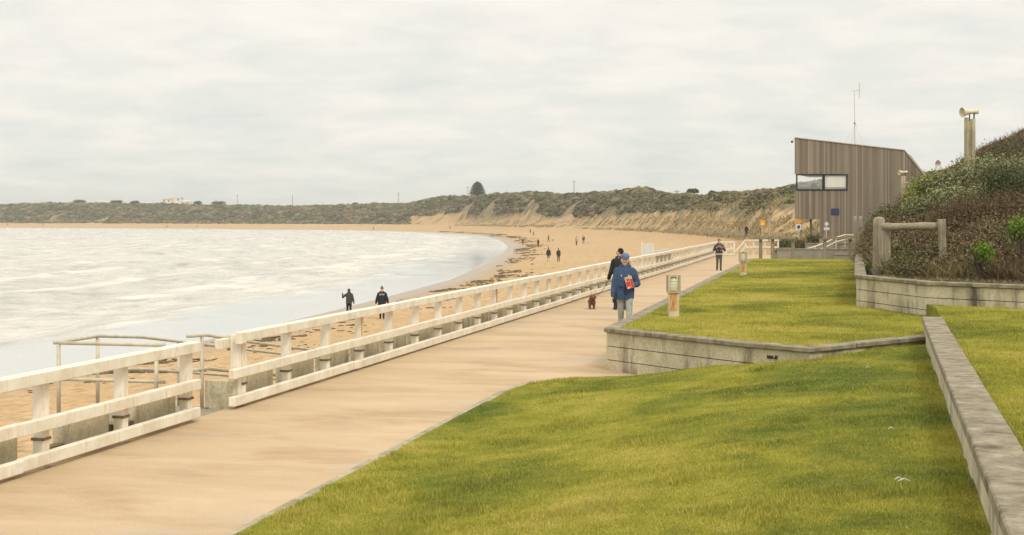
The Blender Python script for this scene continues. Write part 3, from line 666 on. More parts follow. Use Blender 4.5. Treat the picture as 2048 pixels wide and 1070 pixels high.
sign('parking_sign', 'small white notice with a diamond above it against the tower boards', 1653, 106, 473, [(453, 443, .34, 'dia', WHITE, 'diamond_panel'), (460, 455, .42, 'rect', WHITE, 'panel')])
m = MB(); b = at(1538, 100, 474); m.tube([(0, 0, -.4), (0, 0, 1.45)], .075, 8); o = m.build('timber_post', POLE); o.location = b; tag(o, 'lone slim pale post right of the yellow warning sign', 'post')
# dune posts
pr = MB(); pr.tube([(0, 0, -.3), (0.02, 0, 1.15)], [.10, .085], 7); proto = pr.build('dune_post', POLE); first = True; C.objects.unlink(proto)
for i in range(34):
    x = 1338 + i * 4.5 + random.uniform(-1, 1); y = 463.5 + (x - 1338) * .066
    p = hit(x, y + 1.2); o = proto.copy(); C.objects.link(o); o.location = p; o.scale = (1, 1, random.uniform(.8, 1.15)); o.rotation_euler = (random.uniform(-.06, .06), random.uniform(-.06, .06), 0)
    tag(o, 'weathered post in the row fencing the foot of the dunes', 'post', 'row of posts along the foot of the dunes')

# ------------------------------------------------------------------ the timber tower
def tower():
    D = 115.0; k = D / F
    X = lambda x: (x - CX) * k; Z = lambda y: CH - (y - HY) * k
    base = Vector((X(1720), D, Z(474))); root = empty('lookout_tower', base); tag(root, 'tall wedge shaped tower clad in weathered grey brown timber boards', 'building')
    b = NB('tower_boards'); v = b.coord((1, 1, .05)); g = b.n('ShaderNodeNewGeometry'); r = g.outputs['Random Per Island']
    n = b.noise(v, 2.6, 6, .65); big = b.noise(b.coord((.35, 1, .12)), 1.3, 5, .6)
    mm = b.math('ADD', b.math('MULTIPLY', r, .38), b.math('ADD', b.math('MULTIPLY', n, .36), b.math('MULTIPLY', big, .26)))
    b.col(b.ramp(mm, [(.25, (.145, .118, .082)), (.45, (.205, .170, .122)), (.62, (.262, .222, .164)), (.8, (.345, .300, .230))])); b.rough(.9); BO = b.m
    kr = (1858 - CX) / F; x2 = kr * (D - .6 * X(1808)) / (1 - .6 * kr); D2 = D + (x2 - X(1808)) * .6
    xs = [X(1589.5), X(1808), x2]; zt = [Z(275), Z(300), CH - (363 - HY) * D2 / F]
    def top(x): return float(np.interp(x, xs, zt))
    def dep(x): return D if x <= xs[1] else D + (x - xs[1]) * .6       # the right hand wall turns back
    wx0, wx1, wz0, wz1 = X(1592), X(1695), Z(381), Z(348); over = Z(438); recx = X(1641); gz = Z(480)
    m = MB(); w = .118; x = xs[0]
    while x < xs[2] - .02:
        x1 = min(x + w, xs[2]); a, c = x + .004, x1 - .004; d0 = dep(a); d1 = dep(c); bt = over if c < recx else gz
        spans = [(bt, None)]
        if a < wx1 and c > wx0: spans = [(bt, wz0), (wz1, None)]
        jt = random.uniform(-.004, .004)
        for z0, z1 in spans:
            ta = top(a) if z1 is None else z1; tb = top(c) if z1 is None else z1
            m.hexa([(a, d0 + jt, z0), (c, d1 + jt, z0), (c, d1 + .04, z0), (a, d0 + .04, z0)], [(a, d0 + jt, ta), (c, d1 + jt, tb), (c, d1 + .04, tb), (a, d0 + .04, ta)])
        x = x1
    m.v = [tuple(Vector(q) - base) for q in m.v]; m.build('cladding', BO, root, fix=True)
    # body behind the boards: left side wall, soffit, roof, back; recessed ground floor
    m = MB(); t = .045; DB = D + 9
    def q(*p): m.add([Vector(a) - base for a in p], [tuple(range(len(p)))])
    def body_col(x0, x1, z0, z1=None):
        a, c = x0, x1; ta = top(a) - .03 if z1 is None else z1; tc = top(c) - .03 if z1 is None else z1
        m.hexa([Vector(p) - base for p in ((a, dep(a) + t, z0), (c, dep(c) + t, z0), (c + (DB - dep(c)) * .34, DB, z0), (a + (DB - dep(a)) * .34, DB, z0))], [Vector(p) - base for p in ((a, dep(a) + t, ta), (c, dep(c) + t, tc), (c + (DB - dep(c)) * .34, DB, tc), (a + (DB - dep(a)) * .34, DB, ta))])
    SH_ = .34
    body_col(xs[0], wx1, over, wz0); body_col(xs[0], wx1, wz1, None); body_col(wx1 + .0, xs[1], over); body_col(xs[1], xs[2] - .02, over); body_col(recx, xs[1], gz, over - .001); 
    m.build('wall', BO, root)
    # room behind the glass
    m = MB(); m.box(wx1 - base.x - .12, wx1 - base.x - .003, .1, 5.2, wz0 - base.z + .001, wz1 - base.z - .001)
    m.build('room_wall', simple('room_plaster', (.45, .44, .38), .8), root)
    # window frames and panes
    gb = NB('window_glass'); gb.col((.80, .84, .82)); gb.rough(.03); gb.b.inputs['Metallic'].default_value = .0; gb.b.inputs['Specular IOR Level'].default_value = .8; gb.b.inputs['Alpha'].default_value = .16; gb.b.inputs['IOR'].default_value = 1.6
    gb2 = NB('blind_fabric'); gv = gb2.coord((6, 1, .3)); gb2.col(gb2.ramp(gb2.noise(gv, 2.0, 3), [(.35, (.70, .68, .56)), (.65, (.84, .81, .70))])); gb2.rough(.7)
    for i, (a, c) in enumerate(((1592, 1647), (1647, 1695))):
        x0, x1 = X(a) - base.x + .004, X(c) - base.x - .004; z0, z1 = wz0 - base.z + .004, wz1 - base.z - .004; fw = .10
        m = MB(); m.box(x0, x1, -.05, .06, z0, z0 + fw); m.box(x0, x1, -.05, .06, z1 - fw, z1); m.box(x0, x0 + fw, -.05, .06, z0 + fw, z1 - fw); m.box(x1 - fw, x1, -.05, .06, z0 + fw, z1 - fw)
        fr = m.build('window', DARK, root)
        m = MB(); m.box(x0 + fw, x1 - fw, .0, .012, z0 + fw, z1 - fw); m.build('pane', gb.m, fr)
        if i: m = MB(); m.box(x0 + fw, x1 - fw, .10, .115, z0 + fw + .16, z1 - fw); m.build('blind', gb2.m, fr)
    m = MB()  # desk silhouettes in the left pane
    m.box(X(1592) - base.x + .2, X(1647) - base.x, 1.2, 1.8, wz0 - base.z, wz0 - base.z + .3); m.box(X(1628) - base.x, X(1640) - base.x, 1.3, 1.4, wz0 - base.z + .3, wz0 - base.z + .62); m.build('desk', DARK, root)
    # side window jamb (glass corner) and trims
    trim = simple('pale_flashing', (.52, .44, .34), .5)
    m = MB()
    pts = [Vector((xs[0] - .02, D - .03, zt[0])), Vector((xs[1], D - .03, zt[1])), Vector((xs[2], dep(xs[2]) - .03, zt[2]))]
    for a, c in zip(pts[:-1], pts[1:]): m.beam(a - base, c - base, .10, .07)
    m.build('roof_flashing', trim, root)
    m = MB(); m.beam(Vector((xs[1], D - .02, Z(345))) - base, Vector((xs[1], D - .02, Z(302))) - base, .05, .04); m.build('corner_flashing', trim, root)
    m = MB(); m.box(X(1662) - base.x, X(1678) - base.x, -.05, -.008, Z(430) - base.z, Z(417) - base.z); m.build('notice_panel', NAVY, root, bevel=.01)
    m = MB()
    for i in range(3):
        for j in range(4): m.box(X(1664) - base.x + j * .14, X(1664) - base.x + j * .14 + .09, -.056, -.051, Z(428) - base.z + i * .15, Z(428) - base.z + i * .15 + .03)
    m.build('notice_text', simple('faded_print', (.12, .15, .25), .5), root)
    for x in (1608, 1628): m = MB(); m.beam(Vector((X(x), D + 1.2, gz)) - base, Vector((X(x), D + 1.2, over)) - base, .15, .15); m.build('column', TIMB, root)
    # mast on the roof
    dm = D + 4; km = dm / F; mb = Vector(((1710 - CX) * km, dm, CH - (290 - HY) * km)); mast = empty('antenna_mast', mb); tag(mast, 'slender radio mast with guy wires on the tower roof', 'antenna')
    zz = lambda y: CH - (y - HY) * km - mb.z; xx = lambda x: (x - CX) * km - mb.x
    m = MB(); m.tube([(0, 0, -.4), (xx(1708.5), 0, zz(185))], [.035, .022], 8); m.build('mast_pole', GALV, mast)
    m = MB(); m.tube([(xx(1704), 0, zz(183)), (xx(1719), 0, zz(180.5))], .022, 6); m.build('cross_arm', GALV, mast)
    m = MB(); m.tube([(xx(1718.5), 0, zz(197)), (xx(1718.5), 0, zz(165))], .028, 6); m.build('aerial', GALV, mast)
    m = MB(); m.lathe([(.001, .0), (.07, .01), (.07, .12), (.001, .13)], (xx(1709), 0, zz(248)), n=8); m.tube([(xx(1709), 0, zz(246)), (xx(1713), 0, zz(252))], .015, 5); m.build('junction_box', DARK, mast)
    m = MB()
    for dx, dy in ((-.9, .4), (.95, .3), (.1, 1.6)): m.tube([(xx(1709.2), 0, zz(250)), (dx, dy, -.25)], .007, 4)
    m.build('guy_wire', GALV, mast)
    cm = empty('security_camera', (X(1588), D - .05, Z(283))); tag(cm, 'black dome camera on a bracket at the top left corner of the tower', 'camera')
    m = MB(); m.tube([(.05, 0, .14), (-.18, -.05, .14), (-.18, -.05, .05)], .02, 6); m.build('bracket', GALV, cm)
    m = MB(); m.lathe([(.001, .05), (.09, .04), (.10, -.02), (.07, -.10), (.001, -.13)], (-.18, -.05, 0), n=12); m.build('dome', DARK, cm, smooth=True)
tower()

# ------------------------------------------------------------------ right hand hill
_hx = [1700, 1738, 1758, 1790, 1830, 1870, 1910, 1953, 2000, 2048, 2200, 2600]
def hill_h(X, Y):
    px = CX + F * X / Y
    z0 = 1.36
    zA = np.interp(px, _hx, [.6, 1.2, 1.7, 2.0, 2.5, 2.8, 3.1, 3.3, 3.5, 3.7, 4.3, 5.5])       # 46 m out
    zB = np.interp(px, _hx, [.4, 1.0, 1.6, 2.2, 3.2, 3.9, 4.3, 4.9, 5.2, 5.5, 6.4, 8])        # 62 m
    zC = np.interp(px, _hx, [.2, .6, 1.3, 2.2, 3.8, 4.6, 5.3, 6.5, 7.2, 7.9, 10, 14])          # 96 m
    zC2 = np.interp(px, _hx, [.2, .5, 1.2, 2.0, 3.2, 4.0, 5.5, 6.8, 8.2, 9.3, 12, 16])         # 120 m
    d0 = np.interp(px, [1700, 1715, 1850, 2048, 2600], [44, 31.6, 28.4, 26.9, 24.5])
    t1 = (Y - d0 - 1.8) / (46 - d0 - 1.8); h = z0 + (zA - z0) * sstep(t1)
    h = h + (zB - zA) * sstep((Y - 44) / 18) + (zC - zB) * sstep((Y - 62) / 34) + (zC2 - zC) * sstep((Y - 96) / 24)
    return h + (fbm(X / 5, Y / 5, 4, 120) - .5) * .5 * sstep((Y - d0 - 3) / 8)
def build_hill():
    uu = np.linspace((1690 - CX) / F, .66, 170); qq = np.linspace(0, 1, 200)
    U, Q = np.meshgrid(uu, qq, indexing='ij'); px = CX + F * U
    d0 = np.interp(px, [1690, 1700, 1715, 1850, 2048, 2600, 2900], [52, 46, 31.4, 28.1, 26.6, 24, 22]); D = d0 * (135 / d0) ** Q; X = U * D
    # keep the sheet behind the garden wall
    h = hill_h(X, D); l = -(X * CT - D * ST)
    h = np.where((l > -.95) & (D > 31), np.minimum(h, .5), h)
    tag(grid('hill', np.stack([X, D, h], -1), HILLM), 'scrub covered bank rising at the right behind the garden wall', kind='structure')
build_hill()

def leaf_cloud(n, c, r, size, flat=.5, shell=.55, seed=0, up=.3, clump=0):
    """n leaf quads (as 2 tris -> quads) in an ellipsoid shell"""
    g = np.random.default_rng(seed); d = g.normal(size=(n, 3)); d /= np.linalg.norm(d, axis=1)[:, None]; d[:, 2] = np.where(d[:, 2] < -.3, -d[:, 2], d[:, 2])
    nz = .72 + .5 * fbm(d[:, 0] * 2.3 + seed, d[:, 1] * 2.3 + d[:, 2] * 1.7, 3, seed % 50)
    rad = (shell + (1 - shell) * g.random(n) ** .6) * nz
    P = c + d * rad[:, None] * r
    if clump:                          # gather leaves round twig ends
        K = clump; idx = g.integers(0, n, n // K); cen = P[idx]; who = g.integers(0, len(idx), n); P = cen[who] + g.normal(size=(n, 3)) * size * 1.5
    nrm = d * .6 + g.normal(size=(n, 3)) * .7; nrm[:, 2] += up; nrm /= np.linalg.norm(nrm, axis=1)[:, None]
    a = np.cross(nrm, g.normal(size=(n, 3))); a /= np.linalg.norm(a, axis=1)[:, None]; b = np.cross(nrm, a)
    s = size * (.6 + .8 * g.random(n)); s = s[:, None]
    V = np.stack([P - a * s * .5, P + b * s * flat * .5, P + a * s * .5, P - b * s * flat * .5], 1)
    return V.reshape(-1, 3)
def shrub(label, x, D, z, r, n, size, mat, seed, group='shrubs on the bank at the right', twigs=14, name='shrub', lobes=1, flat=.5, tm=None, clump=7):
    root = empty(name, (x, D, z)); tag(root, label, 'shrub', group); g = random.Random(seed)
    Vs = []
    for k in range(lobes):
        c = np.array([0, 0, r[2] * .45]) if lobes == 1 else np.array([g.uniform(-.6, .6) * r[0], g.uniform(-.5, .5) * r[1], r[2] * g.uniform(.3, .62)])
        sc = 1 if lobes == 1 else g.uniform(.42, .68); Vs.append(leaf_cloud(n // lobes, c, np.array(r) * sc, size, flat, seed=seed * 13 + k, clump=clump))
    V = np.concatenate(Vs); npmesh('foliage', V, np.arange(len(V)).reshape(-1, 4), 4, mat, False, root)
    m = MB()
    for i in range(twigs):
        a = g.uniform(0, 6.28); q = g.uniform(.3, .95); e = Vector((math.cos(a) * r[0] * q, math.sin(a) * r[1] * q, r[2] * g.uniform(.5, 1.0))); mid = e * .5 + Vector((g.uniform(-.1, .1), 0, -.05)); m.tube([(g.uniform(-.1, .1), 0, -.25), mid, e], [.03, .018, .006], 5)
    m.build('stem', tm or BARK, root)
    return root
def hz(x, D): X = (x - CX) / F * D; return X, D, float(hill_h(np.array(X), np.array(D)))
sh = [ # label, px, D, z offset, radii, leaves, leaf size, mat, lobes
 ('large silvery leaved coastal bush below the tall siren pole', 1940, 47, -.55, (1.9, 1.5, 1.15), 15000, .085, LSILV, 6),
 ('silvery bush at the right edge below the brown ridge', 2035, 46, -.50, (1.7, 1.5, 1.25), 12000, .085, LSILV, 5),
 ('bright green bush in front of the short siren pole', 1856, 46.5, -.15, (1.15, .9, 1.1), 12000, .085, LGRN, 4),
 ('green and silver bush between the two siren poles', 1905, 48.5, -.3, (1.1, 1.0, .95), 8000, .08, LSILV, 4),
 ('dark green bush touching the right end of the tower boards', 1800, 56, -.3, (1.3, 1.0, 1.0), 8000, .09, LOLV, 4),
 ('low dark shrub at the left end of the bank', 1770, 50, -.3, (.7, .8, .8), 4500, .08, LOLV, 3),
 ('small fresh green shrub left of the thick leaning post', 1742, 38.5, -.5, (.45, .5, .75), 3500, .06, LGRN, 2),
 ('bright green leafy plant on its own to the right of the timber rail', 1962, 29.2, .28, (.22, .22, .42), 1300, .055, LBRT, 2),
 ('bright green leafy plant at the right edge of the picture', 2040, 30, .75, (.25, .25, .48), 1200, .055, LBRT, 2),
 ('olive bush above the timber rail', 1830, 39, -.1, (1.1, .8, .8), 6500, .07, LOLV, 3),
 ('brown bare bush behind the right hand timber post', 1905, 37, -.1, (1.3, .9, 1.0), 8000, .07, LBRN, 4),
 ('brown bare bush near the right edge', 1995, 37, -.1, (1.4, .9, 1.1), 9000, .07, LBRN, 4),
 ('dark olive bush at the right edge above the bright plant', 2050, 38, .2, (1.0, .8, 1.1), 6000, .07, LOLV, 3),
 ('rounded grey green bush halfway up the bank behind the log rail', 1842, 41.5, .15, (.75, .6, .65), 5200, .075, LSILV, 2),
 ('rounded olive bush low on the bank between the two timber posts', 1815, 35.5, -.05, (.42, .4, .42), 2600, .06, LGRN, 2),
 ('wide grey green bush in the middle of the bank right of the timber post', 1930, 40.5, .1, (.95, .7, .65), 6500, .075, LSILV, 3),
 ('straw coloured bush above the fresh green plant', 1978, 34.5, .0, (.60, .5, .50), 4200, .075, LDRY, 2),
 ('olive bush just right of the timber post behind the wire', 1925, 33, -.05, (.42, .4, .42), 2600, .06, LOLV, 2),
 ('dark green bush high on the bank at the right edge', 2025, 41, .25, (.8, .6, .7), 5600, .075, LOLV, 3),
 ('dry straw coloured bush near the right end of the garden wall', 2020, 31.5, .0, (.45, .4, .38), 2600, .06, LDRY, 2),
 ('rusty brown bush just above the timber rail', 1790, 42, -.2, (1.0, .8, .8), 6000, .07, LBRN, 3),
]
for i, (lab, x, D, dz, r, n, sz, mt, lb) in enumerate(sh):
    X, Y, Z = hz(x, D); shrub(lab, X, Y, Z + dz, r, n, sz, mt, 31 + i, lobes=lb, flat=.42 if mt is not LBRN else .18)
for i, (x, D, r, mt, lab) in enumerate(((1577, 106, (.9, .8, 1.15), LOLV, 'dark bush just left of the tower foot'), (1604, 104, (.8, .8, .95), LBRN, 'brown bush below the orange and white notice'), (1632, 107, (.7, .8, 1.3), LOLV, 'dark shrub under the tower overhang'), (1590, 90, (.8, .7, .6), LOLV, 'low dark bush behind the end of the brown rail fence'))):
    X = (x - CX) / F * D; shrub(lab, X, D, max(.0, float(ground_h(np.array(X), np.array(D)))) , r, 5000, .12, mt, 71 + i, 'bushes at the foot of the tower', lobes=3, flat=.42 if mt is LOLV else .2)
def undergrowth():
    n = 90000; Dp = 27 * (60 / 27) ** rng.random(n); u = .245 + .20 * rng.random(n); X = u * Dp; Y = Dp; px = CX + F * u
    D0_ = lambda px: np.interp(px, [1700, 1715, 1850, 2048, 2600], [46, 32.0, 28.9, 27.3, 25])
    l = -(X * CT - Y * ST); dens = fbm(X / 1.5, Y / 1.5, 3, 130); ok = (Y > D0_(px) + .1) & (l < -1.1) & (dens > .40)
    X, Y, dd = X[ok], Y[ok], (Y - D0_(px))[ok]; Z = hill_h(X, Y); h = np.where(dd < 1.2, .07, .16 + .30 * fbm(X / 2, Y / 2, 2, 140)); w = .010 + .0004 * Y
    gr = fbm(X / 1.2, Y / 1.2, 3, 150); a = (gr > .47) | (dd < .6)
    o = blades('undergrowth', X[a], Y[a], Z[a] - .03, h[a], w[a], LDRY, None, 1.6); tag(o, 'dry yellowish grass on the bank behind the garden wall', 'undergrowth', kind='stuff')
    o = blades('undergrowth', X[~a], Y[~a], Z[~a] - .03, h[~a] * 1.15, w[~a], LBRN, None, 1.9); tag(o, 'tangled brown twiggy scrub covering the bank', 'undergrowth', kind='stuff')
    # low mounded scrub, three kinds, packed over the bank
    for nm, mat, cnt, sd, th, lf, fl, lab in (('bank_scrub', LBRN, 300, 1, .0, .10, .30, 'low mounds of brown bare scrub on the bank'), ('bank_scrub', LOLV, 280, 2, .41, .065, .45, 'low mounds of dark olive scrub on the bank'), ('bank_scrub', LDRY, 150, 3, .46, .07, .14, 'low mounds of straw coloured scrub on the bank')):
        Vs = []; g = np.random.default_rng(400 + sd); k = 0; tries = 0
        while k < cnt and tries < 6000:
            tries += 1; D = 29.5 * (66 / 29.5) ** g.random(); u = .25 + .17 * g.random(); X = u * D; px = CX + F * u; d0 = float(D0_(px)); l = -(X * CT - D * ST)
            if D < d0 + 1.3 or l > -1.5 or float(fbm(np.array(X / 2.5), np.array(D / 2.5), 3, 160 + sd)) < th: continue
            r = g.uniform(.28, .75) * min(1, .45 + (D - d0) / 6); z = float(hill_h(np.array(X), np.array(D)))
            Vs.append(leaf_cloud(int(520 * r / .5), np.array([X, D, z + r * .22]), np.array([r * 1.25, r, r * .72]), lf, fl, .35, 7000 + tries + sd * 997, clump=6)); k += 1
        V = np.concatenate(Vs); tag(npmesh(nm, V, np.arange(len(V)).reshape(-1, 4), 4, mat, False), lab, 'scrub', kind='stuff')
undergrowth()
def lumps(name, P, R_, mat, label, cat, flat=.62, sub=2):
    bm = bmesh.new(); bmesh.ops.create_icosphere(bm, subdivisions=sub, radius=1); bv = np.array([v.co[:] for v in bm.verts]); bf = np.array([[v.index for v in f.verts] for f in bm.faces]); bm.free()
    n = len(P); nv = len(bv); g = np.random.default_rng(len(P)); j = 1 + (g.random((n, nv)) - .5) * .62
    a = g.random(n) * 6.28; ca, sa = np.cos(a), np.sin(a); B = bv[None] * j[..., None]
    x = B[..., 0] * ca[:, None] - B[..., 1] * sa[:, None]; y = B[..., 0] * sa[:, None] + B[..., 1] * ca[:, None]
    V = np.stack([x * R_[:, None], y * R_[:, None], B[..., 2] * R_[:, None] * flat], -1) + P[:, None]
    Fc = (bf[None] + (np.arange(n) * nv)[:, None, None]).reshape(-1, 3)
    return tag(npmesh(name, V.reshape(-1, 3), Fc, 3, mat), label, cat, kind='stuff')
def dune_scrub():
    # scattered over the vegetated part of the dunes
    n = 130000; px = rng.uniform(-250, 2300, n); u = (px - CX) / F; toeD = np.interp(px, [a for a, _ in _toe], [b for _, b in _toe])
    Dp = toeD + rng.random(n) ** .85 * 130; X = u * Dp; h, veg, wet, d, t, q = ground_h(X, Dp, True)
    m = fbm(X / 26, Dp / 26, 4, 170); low = np.where(px < 820, .04, np.where(px > 1330, .42, .36)); m2 = fbm(X / 60, Dp / 22, 3, 180); keep = (q > low) & ((m * .6 + m2 * .4 + (q - low) * .35 + np.where(px < 820, .10, 0)) > .50) & (rng.random(n) < np.where(px > 1700, .5, 1))
    X, Dp, h, px = X[keep], Dp[keep], h[keep], px[keep]
    R_ = rng.uniform(.25, .62, len(X)) * (.8 + Dp / 600) * np.where(Dp < 420, .62, 1); R_ = np.where(rng.random(len(X)) < .05, R_ * 2.0, R_) * (.75 + .6 * fbm(X / 30, Dp / 16, 3, 190))
    lumps('dune_scrub', np.stack([X, Dp, h + R_ * .10], -1), R_, SCRUB, 'dark olive scrub covering the far dunes round the bay', 'scrub', .5, 1)
    n = 60000; px = rng.uniform(820, 1640, n); u = (px - CX) / F; toeD = np.interp(px, [a for a, _ in _toe], [b for _, b in _toe]); Dp = toeD - 4 + rng.random(n) ** 1.1 * 75; X = u * Dp; h, veg, wet, d, t, q = ground_h(X, Dp, True)
    m = fbm((X - .9 * t) / 10, t / 28, 4, 44) * .6 + fbm(X / 3, Dp / 3, 2, 46) * .4; k = m > np.where(px > 1330, .46, .52); X, Dp, h = X[k], Dp[k], h[k]
    o = blades('dune_grass', X, Dp, h - .05, .18 + .25 * rng.random(len(X)), .12 + Dp * .0008, veg_mat('marram', [(.20, .175, .085), (.32, .265, .135), (.46, .36, .20)], .9), None, .9); tag(o, 'pale marram grass in streaks down the sandy dune face', 'dune grass', kind='stuff')
    # the brown ridge close on the right
    n = 5200; u = rng.uniform(.245, .52, n); Dp = rng.uniform(62, 132, n); X = u * Dp; h = hill_h(X, Dp); k = (CX + F * u > 1840); X, Dp, h = X[k], Dp[k], h[k]
    V = []
    g = np.random.default_rng(5); R2 = rng.uniform(.22, .55, len(X))
    lumps('ridge_scrub', np.stack([X, Dp, h + .05], -1), R2, veg_mat('ridge_leaf', [(.045, .035, .02), (.085, .058, .032), (.12, .085, .045), (.12, .12, .06)]), 'brown heathy scrub on the close ridge at the right', 'scrub', .8)
    n = 60000; u = rng.uniform(.26, .50, n); Dp = rng.uniform(60, 125, n); X = u * Dp; h = hill_h(X, Dp)
    o = blades('ridge_heath', X, Dp, h, np.full(n, .55), np.full(n, .07), LBRN, None, 1.0); tag(o, 'wispy brown twigs on the close ridge at the right', 'scrub', kind='stuff')
dune_scrub()

# timber rails on the garden bank
def log(p, q, r, n=12, seg=8, j=.06):
    m = MB(); p = Vector(p); q = Vector(q); pts = [p.lerp(q, i / seg) for i in range(seg + 1)]
    m.tube([a + Vector((0, 0, random.uniform(-j, j) * r)) for a in pts], [r * random.uniform(1 - j, 1 + j) for _ in pts], n); return m
D0 = 32.2
root = empty('timber_gate_frame', at(1773, D0, 551)); tag(root, 'weathered round log rail on posts above the garden wall', 'fence'); L = Vector(root.location)
pb = lambda x, y, D=D0: at(x, D, y) - L
b = log(pb(1775, 560), pb(1774, 462), .082, 12); b.build('post', TIMB, root, smooth=True)
b = log(pb(1887, 558, 31.2), pb(1883, 438, 31.2), .088, 12); b.build('post', TIMB, root, smooth=True)
b = log(pb(1764, 454), pb(1877, 452, 31.3), .085, 12, 10, .10); b.v = b.v; b.build('rail', m_timber('rail_timber', (.19, .16, .105), (.37, .33, .23), 'x'), root, smooth=True)
b = log(pb(1757, 560, 33), pb(1758, 440, 33), .135, 14); b.lathe([(.135, 0), (.115, .045), (.06, .075), (.001, .085)], pb(1758, 440.5, 33), n=14); b.build('corner_post', TIMB, root, smooth=True)
m = MB()
for x, y, D in ((1758, 447, 33.15),): m.tube([pb(x, y, D), pb(x + 6, y + 1, D)], .10, 10)
m.build('rail_end', TIMB, root, smooth=True)
m = MB()
for y in (446, 470): m.tube([pb(1884, y, 31.2), pb(2000, y + .5, 30.2), pb(2150, y + 1, 29)], .0045, 5)
m.tube([pb(1774, 500, D0), pb(1884, 505, 31.2)], .003, 5); m.build('wire', TIMBD, root)
o = log((0, 0, -.3), (0, 0, 1.05), .09).build('timber_post', TIMB, None, smooth=True); o.location = at(1745, 44, z=.95); tag(o, 'slim grey post behind the thick domed post', 'post')
for x, y0, y1, D, lab in ((1712, 468, 432, 62, 'left of two leaning grey stakes in front of the tower'), (1719, 468, 432, 62.5, 'right of two leaning grey stakes in front of the tower')):
    a = at(x, D, y0); c = at(x + (1712 - x) * .0 + (4 if x > 1715 else -4) * .5, D, y1); o = log((0, 0, -.9), c - a, .075).build('timber_stake', TIMB, None, smooth=True); o.location = a; tag(o, lab, 'stake', 'leaning stakes in front of the tower')

# sirens
def siren(label, x, D, ytop, poles, hs, pr_, seed):
    X, Y, Zg = hz(x, D); root = empty('siren_pole', (X, D, Zg)); tag(root, label, 'siren'); zt = CH - (ytop - HY) * D / F - Zg
    for dx, dy, dh in poles:
        m = log((dx, dy, -.5), (dx * .97, dy, zt + dh), pr_, 10, 6, .03); m.build('pole', POLE, root, smooth=True)
    c = Vector((-.0 * hs, 0, zt + hs * .42)); ax = Vector((-1, -.28, -.06)).normalized()
    m = MB(); m.lathe([(.001, -.02), (.10, 0), (.12, .10), (.13, .3), (.17, .55), (.26, .80), (.30, .86), (.29, .90), (.26, .86), (.15, .60), (.08, .45), (.001, .44)], c - ax * hs * .38, ax, 20)
    m.v = [tuple((Vector(v) - (c - ax * hs * .38)) * hs + (c - ax * hs * .38)) for v in m.v]; m.build('horn', CREAM, root, smooth=True)
    m = MB(); m.lathe([(.001, -.16), (.14, -.15), (.16, 0), (.14, .12), (.001, .13)], c - ax * hs * .40, ax, 14); m.v = [tuple((Vector(v) - (c - ax * hs * .40)) * hs + (c - ax * hs * .40)) for v in m.v]; m.build('driver', CREAM, root, smooth=True)
    m = MB(); m.beam(c - ax * hs * .3 + Vector((0, 0, -.5 * hs)), c - ax * hs * .3, .06 * hs, .10 * hs); m.beam(c + Vector((0, 0, -.5 * hs)), c, .05 * hs, .08 * hs); m.build('bracket', DARK, root)
siren('tall cluster of three timber poles carrying a cream horn siren', 1939, 54, 238, [(-.115, 0, .05), (.02, .08, -.05), (.135, 0, .0)], .64, .088, 3)
siren('short pale pole with a small cream horn beside the tower corner', 1806, 74, 352, [(0, 0, 0)], .46, .115, 4)

# lighthouse on the hill
p = at(1876, 420, z=0); k = 420 / F; zt = CH + (440 - 319.5) * k; zb = CH + (440 - 345) * k; root = empty('lighthouse', (p.x, 420, zb)); tag(root, 'small white lighthouse with a red cap on the ridge behind the tower', 'lighthouse'); Hh = zt - zb
m = MB(); m.lathe([(1.3, -6), (1.15, .0), (.75, Hh - 1.5), (.95, Hh - 1.5), (.95, Hh - 1.3), (.001, Hh - 1.3)], n=16); m.build('shaft', WHITE, root)
m = MB(); m.lathe([(.8, Hh - 1.28), (.8, Hh - .8)], n=12); m.build('lantern_room', simple('lantern_glass', (.15, .16, .15), .2), root)
m = MB(); m.lathe([(.70, Hh - .75), (.62, Hh - .55), (.35, Hh - .2), (.001, Hh)], n=14); m.build('cap', simple('lantern_red', (.30, .05, .04), .6), root)

# ------------------------------------------------------------------ far side: pine, trees, poles, houses
def crest(x, dy=0):
    toeD = float(np.interp(x, [a for a, _ in _toe], [b for _, b in _toe])); Wd = float(np.interp(toeD, [120, 200, 400, 1000], [70, 80, 95, 75])); D = toeD + Wd * 1.05
    return D
def on_ridge(x, back=0):
    D = crest(x) + back; X = (x - CX) / F * D; return X, D, float(ground_h(np.array(X), np.array(D)))
def norfolk():
    X, D, z = on_ridge(955, 12); k = D / F; H = CH + (440 - 365) * k - z + .3; root = empty('pine_tree', (X, D, z)); tag(root, 'tall dark conical pine standing alone on the dune ridge', 'tree')
    m = MB(); m.tube([(0, 0, -1), (0, 0, H * .6), (0, 0, H)], [.32, .2, .04], 8); m.build('trunk', BARK, root)
    Vs = []; g = np.random.default_rng(77); n = 0; Wm = 16 * k
    for t in range(10):
        f = t / 9; zz = H * (.12 + .86 * f); rr = Wm * min(1, (1 - f) ** .46 * 1.05 * (.98 if f > .1 else .88))
        if f > .95: rr = .35
        for a in np.linspace(0, 2 * np.pi, 13, endpoint=False) + t * .4:
            q = np.sqrt(g.random(85)); P = np.stack([np.cos(a) * rr * q, np.sin(a) * rr * q, zz + q * rr * .16 - .1 + 0 * q], -1) + g.normal(size=(85, 3)) * [.30, .30, .14]
            Vs.append(P)
    P = np.concatenate(Vs); N_ = len(P); a = g.normal(size=(N_, 3)); a /= np.linalg.norm(a, axis=1)[:, None]; b2 = np.cross(a, g.normal(size=(N_, 3))); b2 /= np.linalg.norm(b2, axis=1)[:, None]; s = .28
    V = np.stack([P - a * s, P + b2 * s * .6, P + a * s, P - b2 * s * .6], 1).reshape(-1, 3); npmesh('crown', V, np.arange(len(V)).reshape(-1, 4), 4, LPINE, False, root)
norfolk()
